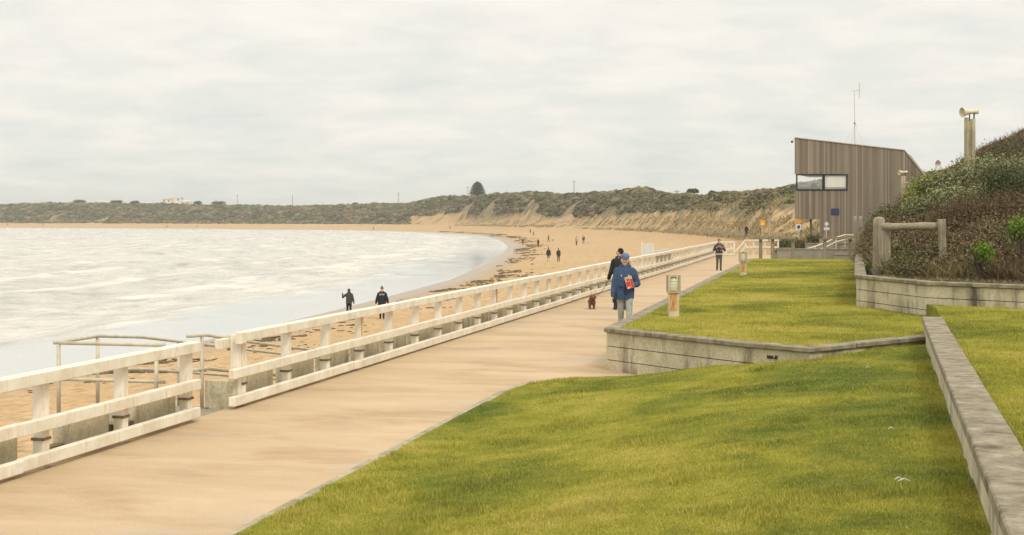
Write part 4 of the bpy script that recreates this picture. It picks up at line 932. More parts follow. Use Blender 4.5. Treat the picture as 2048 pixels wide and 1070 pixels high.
def small_tree(x, ytop, w, label, seed):
    X, D, z = on_ridge(x, 6); k = D / F; H = max(1.5, CH + (440 - ytop) * k - z); root = empty('coastal_tree', (X, D, z)); tag(root, label, 'tree', 'trees on the far ridge'); m = MB(); m.tube([(0, 0, -.5), (.1, 0, H * .4), (.0, 0, H * .75)], [.2, .15, .05], 6)
    for a in (0, 2, 4): m.tube([(.1, 0, H * .4), (math.cos(a) * w * k * .3, math.sin(a) * w * k * .3, H * .7)], [.1, .04], 5)
    m.build('trunk', BARK, root); Vs = []
    g = random.Random(seed)
    for i in range(5): Vs.append(leaf_cloud(500, np.array([g.uniform(-.3, .3) * w * k, g.uniform(-.3, .3) * w * k, H * g.uniform(.55, .72)]), np.array([w * k * .32, w * k * .32, max(H * .30, w * k * .20)]), .5, .6, .2, seed * 9 + i))
    V = np.concatenate(Vs); npmesh('crown', V, np.arange(len(V)).reshape(-1, 4), 4, LOLV, False, root)
for i, (x, y, w, lab) in enumerate(((1388, 377, 26, 'wind bent spreading tree on the ridge at the middle right'), (1424, 384, 13, 'small round tree right of the wind bent tree'), (1100, 384, 12, 'small round tree on the ridge left of the slim pole'),
    (993, 384, 11, 'little tree on the ridge just right of the tall pine'), (160, 402, 30, 'dark spreading tree on the far ridge left of the white houses'), (232, 403, 26, 'dark flat topped tree among the white houses'), (270, 403, 22, 'round tree between the two groups of white houses'),
    (395, 403, 20, 'round tree right of the white houses'), (437, 404, 26, 'tree on the far ridge below the double armed pole'), (682, 408, 12, 'small tree on the low ridge below the left of the poles'), (712, 406, 16, 'bushy tree on the low ridge in the middle left'))):
    small_tree(x, y, w, lab, 300 + i)
def upole(x, ytop, label, arms=1):
    X, D, z = on_ridge(x, 25); k = D / F; H = CH + (440 - ytop) * k - z; root = empty('utility_pole', (X, D, z)); tag(root, label, 'utility pole', 'utility poles on the skyline')
    m = MB(); m.tube([(0, 0, -.5), (0, 0, H)], [.20, .13], 6); m.build('pole', TIMBD, root)
    for i in range(arms): m = MB(); m.beam((-1.0, 0, H - .5 - i * 1.3), (1.0, 0, H - .5 - i * 1.3), .12, .12); m.build('cross_arm', TIMBD, root)
for a in ((475, 389, 'pole with a wide cross arm on the far left skyline', 1), (432, 399, 'shortest pole, right of the white houses', 1), (585, 388, 'slim bare pole over the low middle left ridge', 0), (797, 384, 'pole with two cross arms left of the rising ridge', 2), (936, 373, 'pole just left of the tall dark pine', 1), (1148, 361, 'tallest slim pole on the middle ridge', 1), (1354, 380, 'short pole left of the wind bent tree', 1)): upole(*a)
HOUSE = simple('house_render', (.78, .73, .64), .7, .1, .5); ROOFM = simple('house_roof', (.50, .47, .42), .6, .15, .5); WIN = simple('house_window', (.10, .11, .11), .2)
def house(x0, x1, ytop, ybot, label, seed, back=70, hip=True):
    g = random.Random(seed); D = crest((x0 + x1) / 2) + back; k = D / F; X0, X1 = (x0 - CX) * k, (x1 - CX) * k; z1 = CH - (ytop - HY) * k; z0 = CH - (ybot - HY) * k - 4; zr = z1 - 1.4 if hip else z1
    root = empty('white_house', ((X0 + X1) / 2, D, z0)); tag(root, label, 'house', 'pale houses on the far skyline'); w = (X1 - X0) / 2; h = zr - z0
    m = MB(); m.box(-w, w, 0, 9, 0, h); m.build('wall', HOUSE, root)
    m = MB()
    if hip: m.add([(-w - .4, -.4, h + .003), (w + .4, -.4, h + .003), (w + .4, 9.4, h + .003), (-w - .4, 9.4, h + .003), (-w * .5, 4.5, h + 1.4), (w * .5, 4.5, h + 1.4)], [(0, 1, 5, 4), (1, 2, 5), (2, 3, 4, 5), (3, 0, 4), (3, 2, 1, 0)])
    else: m.box(-w - .3, w + .3, -.3, 9.3, h + .003, h + .3)
    m.build('roof', ROOFM, root)
    n = max(1, int(w * 2 / 3.2))
    for i in range(n):
        cx = -w + (i + .5) * 2 * w / n; m = MB(); m.box(cx - .7, cx + .7, -.06, -.004, h - 1.9, h - .7); m.build('window', WIN, root)
for i, a in enumerate(((50, 62, 409, 414, 'small pale house half hidden at the far left', 1), (188, 206, 400, 408, 'left house of the left white group', 2), (204, 226, 401.5, 408, 'right house of the left white group', 3), (285, 306, 404, 410, 'low pale house below the flat tree', 4), (324, 342, 398.5, 409, 'left white two storey house of the right group', 5, 60, False), (340, 362, 396.5, 409, 'tallest white flat roofed house of the right group', 6, 75, False), (360, 380, 400, 409, 'right white house of the right group', 7), (432, 444, 403, 409, 'tiny pale house by the double armed pole', 8))): house(*a)

# ------------------------------------------------------------------ seaweed along the tide line
def seaweed():
    n = 9000; px = rng.uniform(-120, 1120, n); k = rng.integers(0, len(SH) - 1, n)
    segs = []; P0 = np.array(SH[1:12]); L_ = np.linalg.norm(np.diff(P0, axis=0), axis=1); cum = np.concatenate([[0], np.cumsum(L_)])
    t = rng.random(n) ** 1.5 * cum[-1]; X = np.interp(t, cum, P0[:, 0]); Y = np.interp(t, cum, P0[:, 1])
    i = np.clip(np.searchsorted(cum, t) - 1, 0, len(L_) - 1); dv = np.diff(P0, axis=0)[i] / L_[i][:, None]; nrm = np.stack([dv[:, 1], -dv[:, 0]], -1)
    band = fbm(t / 14, t * 0, 3, 200); off = .4 + band * 7 + np.abs(rng.normal(size=n)) * 1.6; X = X + nrm[:, 0] * off; Y = Y + nrm[:, 1] * off
    kk = fbm(X / 2.6, Y / 2.6, 3, 210) > .54; X, Y = X[kk], Y[kk]; h = ground_h(X, Y); R_ = rng.uniform(.03, .17, len(X)) * (1 + Y / 300)
    lumps('seaweed', np.stack([X, Y, h + .01], -1), R_, WEED, 'dark wrack scattered along the tide line', 'seaweed', .28, 1)
    # wrack and lumps further up the sand
    n = 2600; s = rng.uniform(35, 190, n); l = rng.uniform(9.5, 30, n); X = s * ST - l * CT; Y = s * CT + l * ST; kk = fbm(X / 5, Y / 5, 3, 220) > .62; X, Y = X[kk], Y[kk]
    lumps('sand_debris', np.stack([X, Y, ground_h(X, Y)], -1), rng.uniform(.04, .16, len(X)), WEED, 'scraps of weed and driftwood on the dry sand', 'driftwood', .3, 1)
seaweed()

# ------------------------------------------------------------------ bollard lights
def bollard_light(x, y, label, rust):
    p = onz(x, y, TZ); root = empty('bollard_light', p); tag(root, label, 'lamp', 'square bollard lights on the terrace lawn')
    m = MB(); m.box(-.10, .10, -.10, .10, -.1, .46); m.build('post', simple('bollard_post' + str(x), (.52, .45, .30), .8, .2, 5, .2), root, bevel=.012)
    m = MB(); m.box(-.075, .05, -.104, -.101, .12, .46) ; m.build('rust_stain', RUST, root)
    m = MB(); m.box(-.125, .125, -.125, .125, .462, .49); m.box(-.125, .125, -.125, .125, .79, .815)
    for sx in (-1, 1):
        for sy in (-1, 1): m.box(sx * .115 - .012, sx * .115 + .012, sy * .115 - .012, sy * .115 + .012, .49, .79)
    m.build('cage', simple('cage_bronze', (.40, .34, .21), .6) if 'cage_bronze' not in bpy.data.materials else bpy.data.materials['cage_bronze'], root)
    gl = bpy.data.materials.get('lamp_glass') or simple('lamp_glass', (.62, .60, .46), .25, .1)
    m = MB(); m.lathe([(.001, .491), (.07, .492), (.085, .52), (.085, .74), (.05, .775), (.001, .78)], n=16); m.build('diffuser', gl, root, smooth=True)
    m = MB()
    for zz in (.56, .62, .68): m.lathe([(.086, zz), (.094, zz + .006), (.086, zz + .012)], n=16)
    m.build('louvre', GALV, root)
bollard_light(1347, 633, 'nearer square bollard light in a wire cage near the lawn corner', 1)
bollard_light(1486, 551, 'farther rust streaked bollard light beside the promenade', 2)

# ------------------------------------------------------------------ people
def capsule(m, p, q, r0, r1, n=12, side=None, fl=1.0):
    """tapered round-ended limb; fl flattens it along 'side x axis'"""
    p = Vector(p); q = Vector(q); d = q - p; L = d.length; d = d.normalized() if L > 1e-6 else Vector((0, 0, 1)); sd = Vector(side) if side else (Vector((1, 0, 0)) if abs(d.x) < .9 else Vector((0, 1, 0)))
    b = d.cross(sd).normalized(); a = b.cross(d).normalized(); base = len(m.v); rings = []
    for t in (-80, -50, -20): rings.append((p + d * r0 * math.sin(R(t)), r0 * math.cos(R(t))))
    rings += [(p, r0), (q, r1)]
    for t in (20, 50, 80): rings.append((q + d * r1 * math.sin(R(t)), r1 * math.cos(R(t))))
    for c, r in rings:
        for k in range(n): t = 2 * math.pi * k / n; m.v.append(tuple(c + a * math.cos(t) * r + b * math.sin(t) * r * fl))
    for i in range(len(rings) - 1):
        for k in range(n): m.f.append((base + i * n + k, base + i * n + (k + 1) % n, base + (i + 1) * n + (k + 1) % n, base + (i + 1) * n + k))
    m.f.append(tuple(base + k for k in range(n - 1, -1, -1))); e = base + (len(rings) - 1) * n; m.f.append(tuple(e + k for k in range(n)))
def ellip(m, c, r, rot=None, n=16):
    c = Vector(c); base = len(m.v); M_ = rot or Matrix.Identity(3)
    for i in range(1, n // 2):
        t = math.pi * i / (n // 2)
        for k in range(n): f = 2 * math.pi * k / n; m.v.append(tuple(c + M_ @ Vector((r[0] * math.sin(t) * math.cos(f), r[1] * math.sin(t) * math.sin(f), -r[2] * math.cos(t)))))
    R_ = n // 2 - 1
    for i in range(R_ - 1):
        for k in range(n): m.f.append((base + i * n + k, base + i * n + (k + 1) % n, base + (i + 1) * n + (k + 1) % n, base + (i + 1) * n + k))
    m.f.append(tuple(base + k for k in range(n - 1, -1, -1))); e = base + (R_ - 1) * n; m.f.append(tuple(e + k for k in range(n)))
def loft(m, rings, n=20):
    base = len(m.v)
    for c, rx, ry in rings:
        for k in range(n): t = 2 * math.pi * k / n; m.v.append(tuple(Vector(c) + Vector((math.cos(t) * rx, math.sin(t) * ry, 0))))
    for i in range(len(rings) - 1):
        for k in range(n): m.f.append((base + i * n + k, base + i * n + (k + 1) % n, base + (i + 1) * n + (k + 1) % n, base + (i + 1) * n + k))
    m.f.append(tuple(base + k for k in range(n - 1, -1, -1))); e = base + (len(rings) - 1) * n; m.f.append(tuple(e + k for k in range(n)))
def fuse(m, name, mat, parent, vox, smooth=6):
    me = bpy.data.meshes.new(name); me.from_pydata(m.v, [], m.f); o = bpy.data.objects.new(name + '_tmp', me); C.objects.link(o)
    r = o.modifiers.new('r', 'REMESH'); r.mode = 'VOXEL'; r.voxel_size = vox
    if smooth: s = o.modifiers.new('s', 'SMOOTH'); s.iterations = smooth; s.factor = .5
    dg = bpy.context.evaluated_depsgraph_get(); me2 = bpy.data.meshes.new_from_object(o.evaluated_get(dg)); bpy.data.objects.remove(o); bpy.data.meshes.remove(me)
    if vox < .02 and name in ('jacket', 'trousers'):
        for v in me2.vertices:
            p = v.co; v.co = p + v.normal * (.009 * mnoise.noise(Vector((p.x * 11, p.y * 11, p.z * 5 + p.x * 6))) + .005 * mnoise.noise(Vector((p.x * 24, p.y * 24, p.z * 13 - p.x * 9))))
    me2.name = name; me2.shade_smooth(); me2.materials.clear(); me2.materials.append(mat); return link(name, me2, parent)
SK = {}
def cloth(c, key=None):
    k = tuple(round(x, 3) for x in c)
    if k not in SK: SK[k] = simple('cloth_%d' % len(SK), c, .85, .25, 7, .7)
    return SK[k]
SKIN = simple('skin', (.60, .35, .235), .55, .08, 20)
def person(label, loc, head=0.0, H=1.72, top=(.03, .03, .035), legs=(.03, .03, .04), hair=(.03, .02, .015), stride=18, armL=(12, 8, 15, 0), armR=(-12, 8, 15, 0), vox=.03,
           hem=.46, hat=None, hood=False, longhair=False, shoes=(.03, .03, .03), turn=0.0, bulk=1.0, hands='simple', group=None, shorts=False, face=False, lean=0.0, hs=1.0):
    root = empty('person', loc, head); tag(root, label, 'person', group)
    J = {}; hipz = .52 * H
    for s, a, kb in ((1, stride, 8), (-1, -stride * .8, 12 if stride else 2)):
        hp = Vector((s * .052 * H, 0, hipz)); a1 = R(a); kn = hp + .245 * H * Vector((0, -math.sin(a1), -math.cos(a1))); a2 = R(a - kb); an = kn + .235 * H * Vector((0, -math.sin(a2), -math.cos(a2))); J[s] = [hp, kn, an]
    low = min(J[1][2].z, J[-1][2].z); dz = .042 * H - low
    for s in (1, -1): J[s] = [p + Vector((0, 0, dz)) for p in J[s]]
    z = lambda f: f * H + dz; ln = lambda zf: Vector((0, -math.tan(R(lean)) * (zf - .52) * H, 0))
    for s, (sw, out, bend, inw) in ((1, armL), (-1, armR)):
        sh_ = Vector((s * .100 * H, 0, z(.792))) + ln(.81); d = Vector((s * math.sin(R(out)), -math.sin(R(sw)) * math.cos(R(out)), -math.cos(R(sw)) * math.cos(R(out)))); el_ = sh_ + d * .175 * H
        a = R(sw + bend); d2 = Vector((s * math.sin(R(out)) * .6, -math.sin(a), -math.cos(a))); d2 = (d2 + Vector((-s * math.sin(R(inw)), 0, 0))).normalized(); wr_ = el_ + d2 * .148 * H; J[(s, 'a')] = [sh_, el_, wr_, d2]
    hc = Vector((0, -.012 * H, z(.932))) + ln(.93); rt = Matrix.Rotation(R(turn), 3, 'Z'); w = lambda v: hc + rt @ (Vector(v) * hs)
    m = MB()          # body
    ellip(m, hc, (.043 * H * hs, .054 * H * hs, .066 * H * hs), rt); capsule(m, Vector((0, .004 * H, z(.80))) + ln(.8), Vector((0, 0, z(.89))) + ln(.9), .033 * H, .030 * H)
    ellip(m, w((0, -.022 * H, -.036 * H)), (.027 * H, .030 * H, .028 * H), rt)
    if face or vox < .02:
        capsule(m, w((0, -.055 * H, .004 * H)), w((0, -.066 * H, -.014 * H)), .006 * H, .0095 * H)
        for s in (1, -1): ellip(m, w((s * .044 * H, 0, -.004 * H)), (.006 * H, .011 * H, .018 * H), rt)
        capsule(m, w((-.017 * H, -.047 * H, .016 * H)), w((.017 * H, -.047 * H, .016 * H)), .008 * H, .008 * H)
        capsule(m, w((-.011 * H, -.049 * H, -.031 * H)), w((.011 * H, -.049 * H, -.031 * H)), .0055 * H, .0055 * H)
    tors = [(.80, .085, .050), (.72, .088, .062), (.62, .076, .056), (.54, .085, .060)]
    for (a, rx, ry) in tors: ellip(m, Vector((0, 0, z(a))) + ln(a), (rx * H * bulk, ry * H * bulk, .075 * H))
    for s in (1, -1):
        hp, kn, an = J[s]; capsule(m, hp, kn, .046 * H, .030 * H); capsule(m, kn, an, .029 * H, .019 * H)
        capsule(m, an + Vector((0, .012 * H, -.022 * H)), an + Vector((s * .008 * H, -.085 * H, -.028 * H)), .019 * H, .014 * H)
        sh_, el_, wr_, d2 = J[(s, 'a')]; capsule(m, sh_, el_, .026 * H, .020 * H); capsule(m, el_, wr_, .020 * H, .014 * H)
        # hand: palm, four fingers, thumb
        fwd = Vector((0, -1, 0)) if abs(d2.y) < .8 else Vector((-s, 0, 0)); side = (fwd - d2 * fwd.dot(d2)).normalized(); inn = d2.cross(side).normalized()
        if inn.x * s > 0: inn = -inn
        pc = wr_ + d2 * .05; capsule(m, wr_, pc + d2 * .03, .020, .024, side=tuple(side), fl=.6)
        if vox < .02:
            for k, (o_, l_) in enumerate(((.026, .068), (.009, .078), (-.009, .072), (-.025, .056))):
                a = pc + d2 * .03 + side * o_; b1 = a + d2 * l_ * .5 + inn * .010; b2_ = b1 + (d2 * .55 + inn * .8).normalized() * l_ * .5; capsule(m, a, b1, .0095, .009, 8); capsule(m, b1, b2_, .009, .0075, 8)
            a = wr_ + d2 * .025 + side * .022; b1 = a + (side * .8 + d2 * .5).normalized() * .04; capsule(m, a, b1, .012, .010, 8); capsule(m, b1, b1 + (d2 + inn * .4).normalized() * .032, .010, .008, 8)
        else: capsule(m, pc + d2 * .02, pc + d2 * .085 + inn * .02, .026, .018, side=tuple(side), fl=.6)
    fuse(m, 'body', SKIN, root, min(vox, .009) if (hands == 'fine') else vox, 3 if vox < .02 else 2)
    # trousers
    m = MB(); e = .012 * H
    for s in (1, -1):
        hp, kn, an = J[s]; capsule(m, hp + Vector((0, 0, .01 * H)), kn, .052 * H * bulk, .040 * H)
        if not shorts: capsule(m, kn, an + Vector((0, .003 * H, .0)), .039 * H, .033 * H)
    ellip(m, (0, 0, z(.53)), (.094 * H * bulk, .068 * H * bulk, .06 * H)); fuse(m, 'trousers' if not shorts else 'shorts', cloth(legs), root, vox * .9, 3)
    # jacket
    m = MB(); zl = hem
    loft(m, [(Vector((0, 0, z(a))) + ln(a), rx * H * bulk, ry * H * bulk) for a, rx, ry in ((zl, .100, .078), (zl + .012, .106, .084), (.55, .110, .086), (.62, .104, .082), (.70, .107, .080), (.76, .112, .076), (.80, .108, .066), (.822, .088, .058), (.838, .060, .050), (.852, .040, .042))])
    capsule(m, Vector((-.045 * H, .0, z(.845))) + ln(.84), Vector((.045 * H, .0, z(.845))) + ln(.84), .034 * H, .034 * H)
    for s in (1, -1): sh_, el_, wr_, d2 = J[(s, 'a')]; capsule(m, sh_, el_, .042 * H * bulk, .036 * H * bulk); capsule(m, el_, wr_ - d2 * .01, .037 * H * bulk, .027 * H * bulk)
    if hood: ellip(m, w((0, .010 * H, .002 * H)), (.056 * H, .062 * H, .074 * H), rt); capsule(m, Vector((0, .02 * H, z(.84))), Vector((0, .02 * H, z(.90))), .045 * H, .045 * H)
    fuse(m, 'jacket', cloth(top), root, vox, 4)
    m = MB()
    for s in (1, -1): an = J[s][2]; capsule(m, an + Vector((0, .014 * H, -.022 * H)), an + Vector((s * .008 * H, -.092 * H, -.029 * H)), .024 * H, .018 * H); 
    fuse(m, 'shoes', cloth(shoes), root, vox * .8, 1)
    if hat is None and not hood or longhair:
        m = MB(); ellip(m, w((0, .012 * H, .014 * H)), (.050 * H, .054 * H, .062 * H), rt)
        if longhair: ellip(m, w((0, .030 * H, -.03 * H)), (.050 * H, .038 * H, .06 * H), rt)
        fuse(m, 'hair', cloth(hair), root, min(vox, .02), 3)
    if hat:
        m = MB(); ellip(m, w((0, .006 * H, .034 * H)), (.052 * H * hs, .062 * H * hs, .046 * H * hs), rt); fuse(m, 'beanie' if not face else 'cap', cloth(hat), root, min(vox, .018), 2)
    return root, J, w, H, z
# --- the man in blue
mp = onz(1250, 666, 0)
hm = Vector((mp.x, mp.y, 0)); facing = math.atan2(-mp.x, mp.y) * .5
man, J, w, H, z = person('walking man in a bright blue anorak and blue cap holding a red leaflet', hm, R(-4), 1.82, top=(.042, .075, .150), legs=(.31, .34, .31), stride=14, armL=(2, 20, 78, 58), armR=(2, 12, 8, 0), vox=.013,
    hem=.435, hat=(.075, .165, .29), shoes=(.35, .33, .30), bulk=1.08, hands='fine', face=True, lean=2, hs=1.12)
m = MB(); n = 14
top_, bot_ = [], []
for i in range(n + 1):
    a = math.pi * i / n; x = math.cos(a) * .078; y = -.085 - math.sin(a) * .085; top_.append(w((x, y, .046))); bot_.append(w((x, y - .004, .036)))
N_ = n + 1; m.add(top_ + bot_, [tuple(range(N_)), tuple(range(2 * N_ - 1, N_ - 1, -1))] + [(i, i + 1, N_ + i + 1, N_ + i) for i in range(n)] + [(n, 0, N_, 2 * n + 1)]); m.build('cap_brim', cloth((.075, .165, .29)), man)
m = MB()
for s in (1, -1): ellip(m, w((s * .070, .012, -.005)), (.016, .040, .040), None, 10)
ellip(m, w((0, .06, -.02)), (.06, .045, .05), None, 12); m.build('hair', cloth((.38, .36, .33)), man, smooth=True)
m = MB(); capsule(m, w((-.026, -.104, -.040)), w((.026, -.104, -.040)), .011, .011, 8); ellip(m, w((0, -.078, -.085)), (.042, .034, .030), None, 12); m.build('beard', cloth((.38, .36, .33)), man, smooth=True)
for s in (1, -1):
    m = MB(); ellip(m, w((s * .030, -.086, .012)), (.016, .012, .009), None, 8); m.build('eye', DARK, man, smooth=True)
m = MB(); ellip(m, (0, -.045, z(.832)), (.075, .065, .034), None, 14); m.build('collar', cloth((.33, .35, .38)), man, smooth=True)
m = MB(); a = Vector((0, -.162 * 1.0, z(.80))); 
for q in range(9): zz = z(.80 - q * .034); yy = -(.060 + .028 * math.sin(min(1, q / 5) * 1.57)) * H * 1.13; m.box(-.009, .009, yy - .014, yy + .02, zz - .066, zz)
m.build('zip', cloth((.01, .02, .08)), man)
for sx in (-1, 1):
    m = MB(); m.beam((sx * .16, -.150, z(.60)), (sx * .07, -.178, z(.585)), .012, .022); m.build('pocket_flap', cloth((.015, .03, .09)), man)
m = MB()
for sx, sc in ((.085, 1), (-.085, .7)): ellip(m, (sx, -.158, z(.735)), (.016 * sc, .006, .028 * sc), None, 10)
m.build('chest_badge', WHITE, man)
hl = J[(1, 'a')][2]; hd = J[(1, 'a')][3]
lf = empty('leaflet', man.matrix_basis @ (hl + hd * .06 + Vector((0, -.012, .03)))); lf.rotation_euler = (R(8), R(-16), 0); tag(lf, 'folded red and white leaflet pressed to his chest by the man in blue', 'leaflet')
m = MB(); m.box(-.085, .085, -.006, .006, -.07, .21); m.build('pages', simple('paper', (.50, .42, .34), .6, .25, 14), lf)
m = MB(); m.box(-.078, .020, -.0085, -.0065, -.06, .10); m.box(.03, .08, -.0085, -.0065, -.065, .14); m.box(-.05, .02, -.0085, -.0065, .115, .16); m.build('red_print', RED, lf)
rp = J[(-1, 'a')][2]; rd = J[(-1, 'a')][3]
m = MB(); m.box(-.02, .02, -.04, .04, -.055, .045); o = m.build('phone', DARK, None, bevel=.01); o.location = man.matrix_basis @ (rp + rd * .10 + Vector((.03, -.02, 0))); tag(o, 'black phone in the lowered hand of the man in blue', 'phone')
# --- dog walker
wp = onz(1240, 620, 0)
wk, J2, w2, H2, z2 = person('dog walker in a black coat seen from behind, half hidden by the man in blue', wp, R(180 + 8), 1.80, top=(.018, .020, .018), legs=(.03, .03, .04), hair=(.022, .014, .010), stride=15, armL=(14, 13, 22, 0), armR=(-8, 12, 18, 0), vox=.014, turn=55, hem=.44, bulk=1.06, hands='fine', face=True, longhair=False)
m = MB(); ellip(m, (0, .0, z2(.862)), (.085, .09, .045), None, 14); m.build('scarf', cloth((.22, .02, .02)), wk, smooth=True)
# --- dog
def dog(label, loc, rz, s=1.0, col=(.16, .065, .030), vox=.012, shag=True, group=None):
    root = empty('dog', loc, rz); tag(root, label, 'dog', group); m = MB(); v = lambda *a: Vector(a) * s      # faces -Y, 0.36 m at the shoulder
    ellip(m, v(0, -.10, .27), tuple(v(.095, .14, .11))); ellip(m, v(0, .12, .27), tuple(v(.085, .15, .085))); capsule(m, v(0, -.16, .30), v(0, -.25, .40), .07 * s, .055 * s)
    ellip(m, v(0, -.29, .43), tuple(v(.062, .075, .06))); capsule(m, v(0, -.33, .41), v(0, -.41, .385), .035 * s, .024 * s)
    for sx in (1, -1):
        capsule(m, v(sx * .055, -.265, .46), v(sx * .085, -.27, .38), .020 * s, .028 * s)
        capsule(m, v(sx * .06, -.14, .24), v(sx * .062, -.15 + sx * .03, .12), .038 * s, .022 * s); capsule(m, v(sx * .062, -.15 + sx * .03, .12), v(sx * .062, -.145 + sx * .05, .02), .022 * s, .020 * s); capsule(m, v(sx * .062, -.15 + sx * .05, .018), v(sx * .062, -.18 + sx * .05, .016), .020 * s, .018 * s)
        capsule(m, v(sx * .06, .17, .25), v(sx * .062, .13, .15), .05 * s, .028 * s); capsule(m, v(sx * .062, .13, .15), v(sx * .062, .22 - sx * .03, .10), .026 * s, .018 * s); capsule(m, v(sx * .062, .22 - sx * .03, .10), v(sx * .062, .20 - sx * .03, .02), .018 * s, .018 * s); capsule(m, v(sx * .062, .20 - sx * .03, .018), v(sx * .062, .165 - sx * .03, .016), .020 * s, .017 * s)
    capsule(m, v(0, .25, .30), v(0, .33, .40), .028 * s, .016 * s); capsule(m, v(0, .33, .40), v(0.01, .33, .47), .018 * s, .010 * s)
    b = fuse(m, 'body', simple('fur_%d' % len(bpy.data.materials), col, .9, .35, 14, .4), root, vox, 2)
    if shag:
        me = b.data; n = len(me.vertices); cv = np.empty(n * 3); me.vertices.foreach_get('co', cv); cv = cv.reshape(-1, 3); nv = np.empty(n * 3); me.vertex_normals.foreach_get('vector', nv); nv = nv.reshape(-1, 3)
        k = rng.integers(0, n, 5000); P = cv[k]; Nn = nv[k]; tg = rng.normal(size=(5000, 3)); tip = P + Nn * .014 + np.array([0, .012, -.022]) + tg * .005; sd = np.cross(Nn, tg); sd /= np.linalg.norm(sd, axis=1)[:, None] + 1e-9
        V = np.stack([P - sd * .005, P + sd * .005, tip], 1).reshape(-1, 3); npmesh('shaggy_coat', V, np.arange(len(V)).reshape(-1, 3), 3, b.data.materials[0], False, root)
        m = MB(); ellip(m, v(0, -.43, .392), (.012, .010, .010), None, 8); m.build('nose', DARK, root)
        m = MB(); m.lathe([(.062, 0), (.066, .01), (.062, .022)], (0, -.20, .335), (0, -.7, .7), 14); m.build('collar', RED, root)
    return root
dp = onz(1184, 618, 0); dog('shaggy reddish brown dog walking on a lead beside the white railing', dp, R(2), .92, (.22, .105, .055))
hw = wk.matrix_basis @ (J2[(1, 'a')][2] + J2[(1, 'a')][3] * .07); dn = Vector((dp.x + .04, dp.y - .20, .36)); m = MB()
pts = [hw.lerp(dn, t) - Vector((0, 0, .10 * math.sin(math.pi * t))) for t in np.linspace(0, 1, 14)]; m.tube(pts, .007, 6); tag(m.build('dog_lead', DARK), 'slack dark dog lead between the walker and the brown dog', 'lead')
# --- woman further along
cp = onz(1438, 541, 0)
wo, J3, w3, H3, z3 = person('person in patterned top and khaki trousers holding a camera on the far promenade', cp, R(0), 1.62, top=(.05, .04, .05), legs=(.085, .09, .065), stride=4, armL=(22, 26, 100, 45), armR=(22, 26, 100, 45), vox=.016, hat=(.20, .09, .11), hem=.50, bulk=1.08)
m = MB()
for q in range(26):
    a = rng.uniform(-.9, .9); zz = rng.uniform(.60, .80); c = (.30, .28, .16) if q % 2 else (.55, .5, .48); ellip(m, (math.sin(a) * .185, -math.cos(a) * .125 - .005, z3(zz)), (.022, .012, .028), None, 8)
m.build('shirt_pattern', cloth((.42, .38, .22)), wo)
m = MB(); m.box(-.07, .07, -.30, -.22, z3(.74), z3(.80)); m.lathe([(.035, 0), (.035, .07), (.001, .07)], (0, -.30, z3(.77)), (0, -1, 0), 10); o = m.build('camera', cloth((.28, .25, .10)), None, bevel=.006); o.location = wo.location; tag(o, 'small camera held in both hands by the person on the far promenade', 'camera')
m = MB(); capsule(m, (-.13, -.11, z3(.52)), (.13, -.11, z3(.52)), .045, .045); m.build('waist_bag', cloth((.45, .43, .42)), wo, smooth=True)
# --- people on the beach
def walker(label, x, y, px_h, **k):
    p = hit(x, y); hh = px_h * p.y / F; return person(label, p, H=min(1.95, max(1.45, hh)), **k)
a = walker('hooded figure in a grey coat raising one hand to the head by the water', 698, 634, 57, head=R(188), top=(.060, .055, .048), legs=(.02, .02, .022), hood=True, armL=(35, 40, 125, 20), armR=(-4, 16, 8, 0), vox=.02, stride=6, hem=.47)
r_, Jb, wb, Hb, zb = walker('broad figure in a black jacket and striped bobble hat walking on the sand', 764, 638, 64, head=R(184), top=(.016, .018, .022), legs=(.02, .02, .025), hat=(.10, .085, .03), armL=(5, 20, 12, 0), armR=(5, 20, 12, 0), vox=.02, bulk=1.18, stride=8, hem=.42)
m = MB(); ellip(m, wb((0, 0, .155)), (.035, .035, .04), None, 10); m.build('bobble', cloth((.03, .03, .03)), r_, smooth=True)
m = MB(); m.lathe([(.088, 0), (.096, .02), (.088, .04)], wb((0, .01, .01)), (0, 0, 1), 16); m.build('hat_band', cloth((.45, .33, .03)), r_, smooth=True)
m = MB(); 
for q in range(6): m.box(-.135 + q * .047, -.135 + q * .047 + .034, .130, .150, z(.735), z(.735) + .045)
for q in range(5): m.box(-.10 + q * .045, -.10 + q * .045 + .03, .132, .152, z(.70), z(.70) + .03)
m.build('back_print', WHITE, r_)
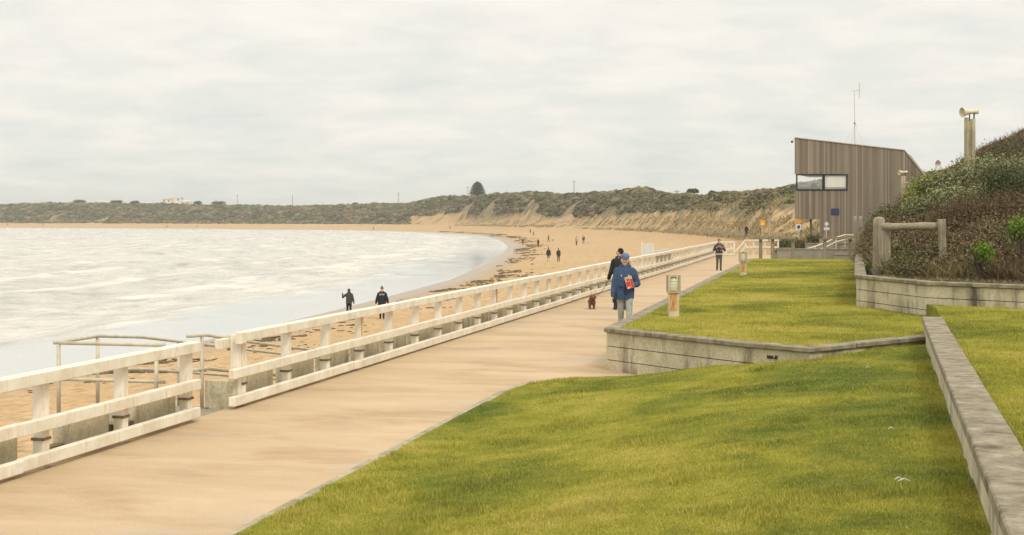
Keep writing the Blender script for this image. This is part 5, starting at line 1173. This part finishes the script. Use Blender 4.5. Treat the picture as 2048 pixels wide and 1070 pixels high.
far = [('left of the two walkers side by side on mid beach, in navy jacket and shorts', 1097, 524, 29, dict(head=R(180), top=(.022, .028, .05), legs=(.20, .19, .24), stride=14, shorts=True)),
 ('right of the two walkers side by side on mid beach, all in dark olive', 1117, 523.5, 27, dict(head=R(180), top=(.035, .035, .025), legs=(.05, .03, .025), stride=10)),
 ('figure in rust brown nearest the water at the bend of the bay', 1045.5, 490.5, 15, dict(top=(.16, .075, .045), legs=(.10, .05, .03))),
 ('slim figure in dark green standing on the sand bend', 1076.5, 494, 15.5, dict(top=(.045, .042, .02), legs=(.03, .02, .015), stride=3)),
 ('figure in black beside a small dog on the middle sand', 1097, 484, 15, dict(top=(.04, .035, .03), legs=(.05, .04, .035))),
 ('left of a distant dark pair on the sand', 1060.5, 467, 8, dict(top=(.045, .04, .03))),
 ('right of a distant dark pair, in a bulky grey brown coat', 1067, 472, 10, dict(top=(.06, .055, .045), bulk=1.2)),
 ('person in a pale lilac top right of the middle sand', 1153, 491, 20, dict(top=(.42, .30, .33), legs=(.09, .05, .05))),
 ('person in dark jacket and bright white shirt on the right of the beach group', 1167, 488, 18, dict(top=(.06, .05, .05), legs=(.18, .14, .16))),
 ('dark figure standing by the dune posts beyond the white railing', 1493, 474, 23, dict(top=(.035, .025, .025), legs=(.03, .028, .03), stride=3)),
 ('tiny figure on the far sand below the rising ridge', 900, 458.5, 7.5, dict(top=(.05, .03, .03))),
 ('tiny figure standing at the far water edge in the middle', 747, 460, 8, dict(top=(.05, .04, .04))),
 ('tiny figure near the far waterline left of centre, in dark clothes', 335, 456, 7, dict(top=(.07, .03, .03))),
 ('tiny pale figure next to the dark one at the far waterline', 331, 456, 7, dict(top=(.5, .4, .36))),
 ('tiny figure low on the far sand at the left', 86, 453.5, 6.5, dict(top=(.06, .04, .03))),
 ('tiny far figure right of the pair at the waterline', 394, 454.5, 5, dict(top=(.06, .05, .05))),
 ('leftmost tiny figure on the far sand', 15, 451.5, 5, dict(top=(.06, .05, .05)))]
for lab, x, y, ph, kw in far:
    p = hit(x, y); Hm = ph * p.y / F; v = .028 if p.y < 200 else (.035 if p.y < 420 else .05)
    r0 = person(lab, p, H=min(1.9, max(1.6, Hm)), vox=v, **({'head': R(random.choice((0, 170, 90)))} | kw), group='walkers far along the beach')
    if 'white shirt' in lab: m = MB(); ellip(m, (0, -.10, r0[4](.72)), (.09, .06, .18), None, 10); m.build('shirt', WHITE, r0[0], smooth=True); r0[0].rotation_euler.z = 0
dog('little dark dog beside the figure in black on the middle sand', hit(1105, 482), R(60), .9, (.05, .04, .04), .03, False)
dog('white and black dog right of the beach group', hit(1175, 488.5), R(100), 1.1, (.35, .32, .30), .03, False)

# ------------------------------------------------------------------ sea air
hm_ = bpy.data.materials.new('haze_air'); hm_.use_nodes = True; nt = hm_.node_tree; nt.nodes.clear()
ho = nt.nodes.new('ShaderNodeOutputMaterial'); pv = nt.nodes.new('ShaderNodeVolumePrincipled'); pv.inputs['Color'].default_value = (.93, .94, .92, 1); pv.inputs['Density'].default_value = .00022; nt.links.new(pv.outputs[0], ho.inputs['Volume'])
m = MB(); m.box(-4600, 4600, -60, 5300, -12, 60); tag(m.build('haze', hm_), 'thin pale sea haze over the bay', kind='stuff')
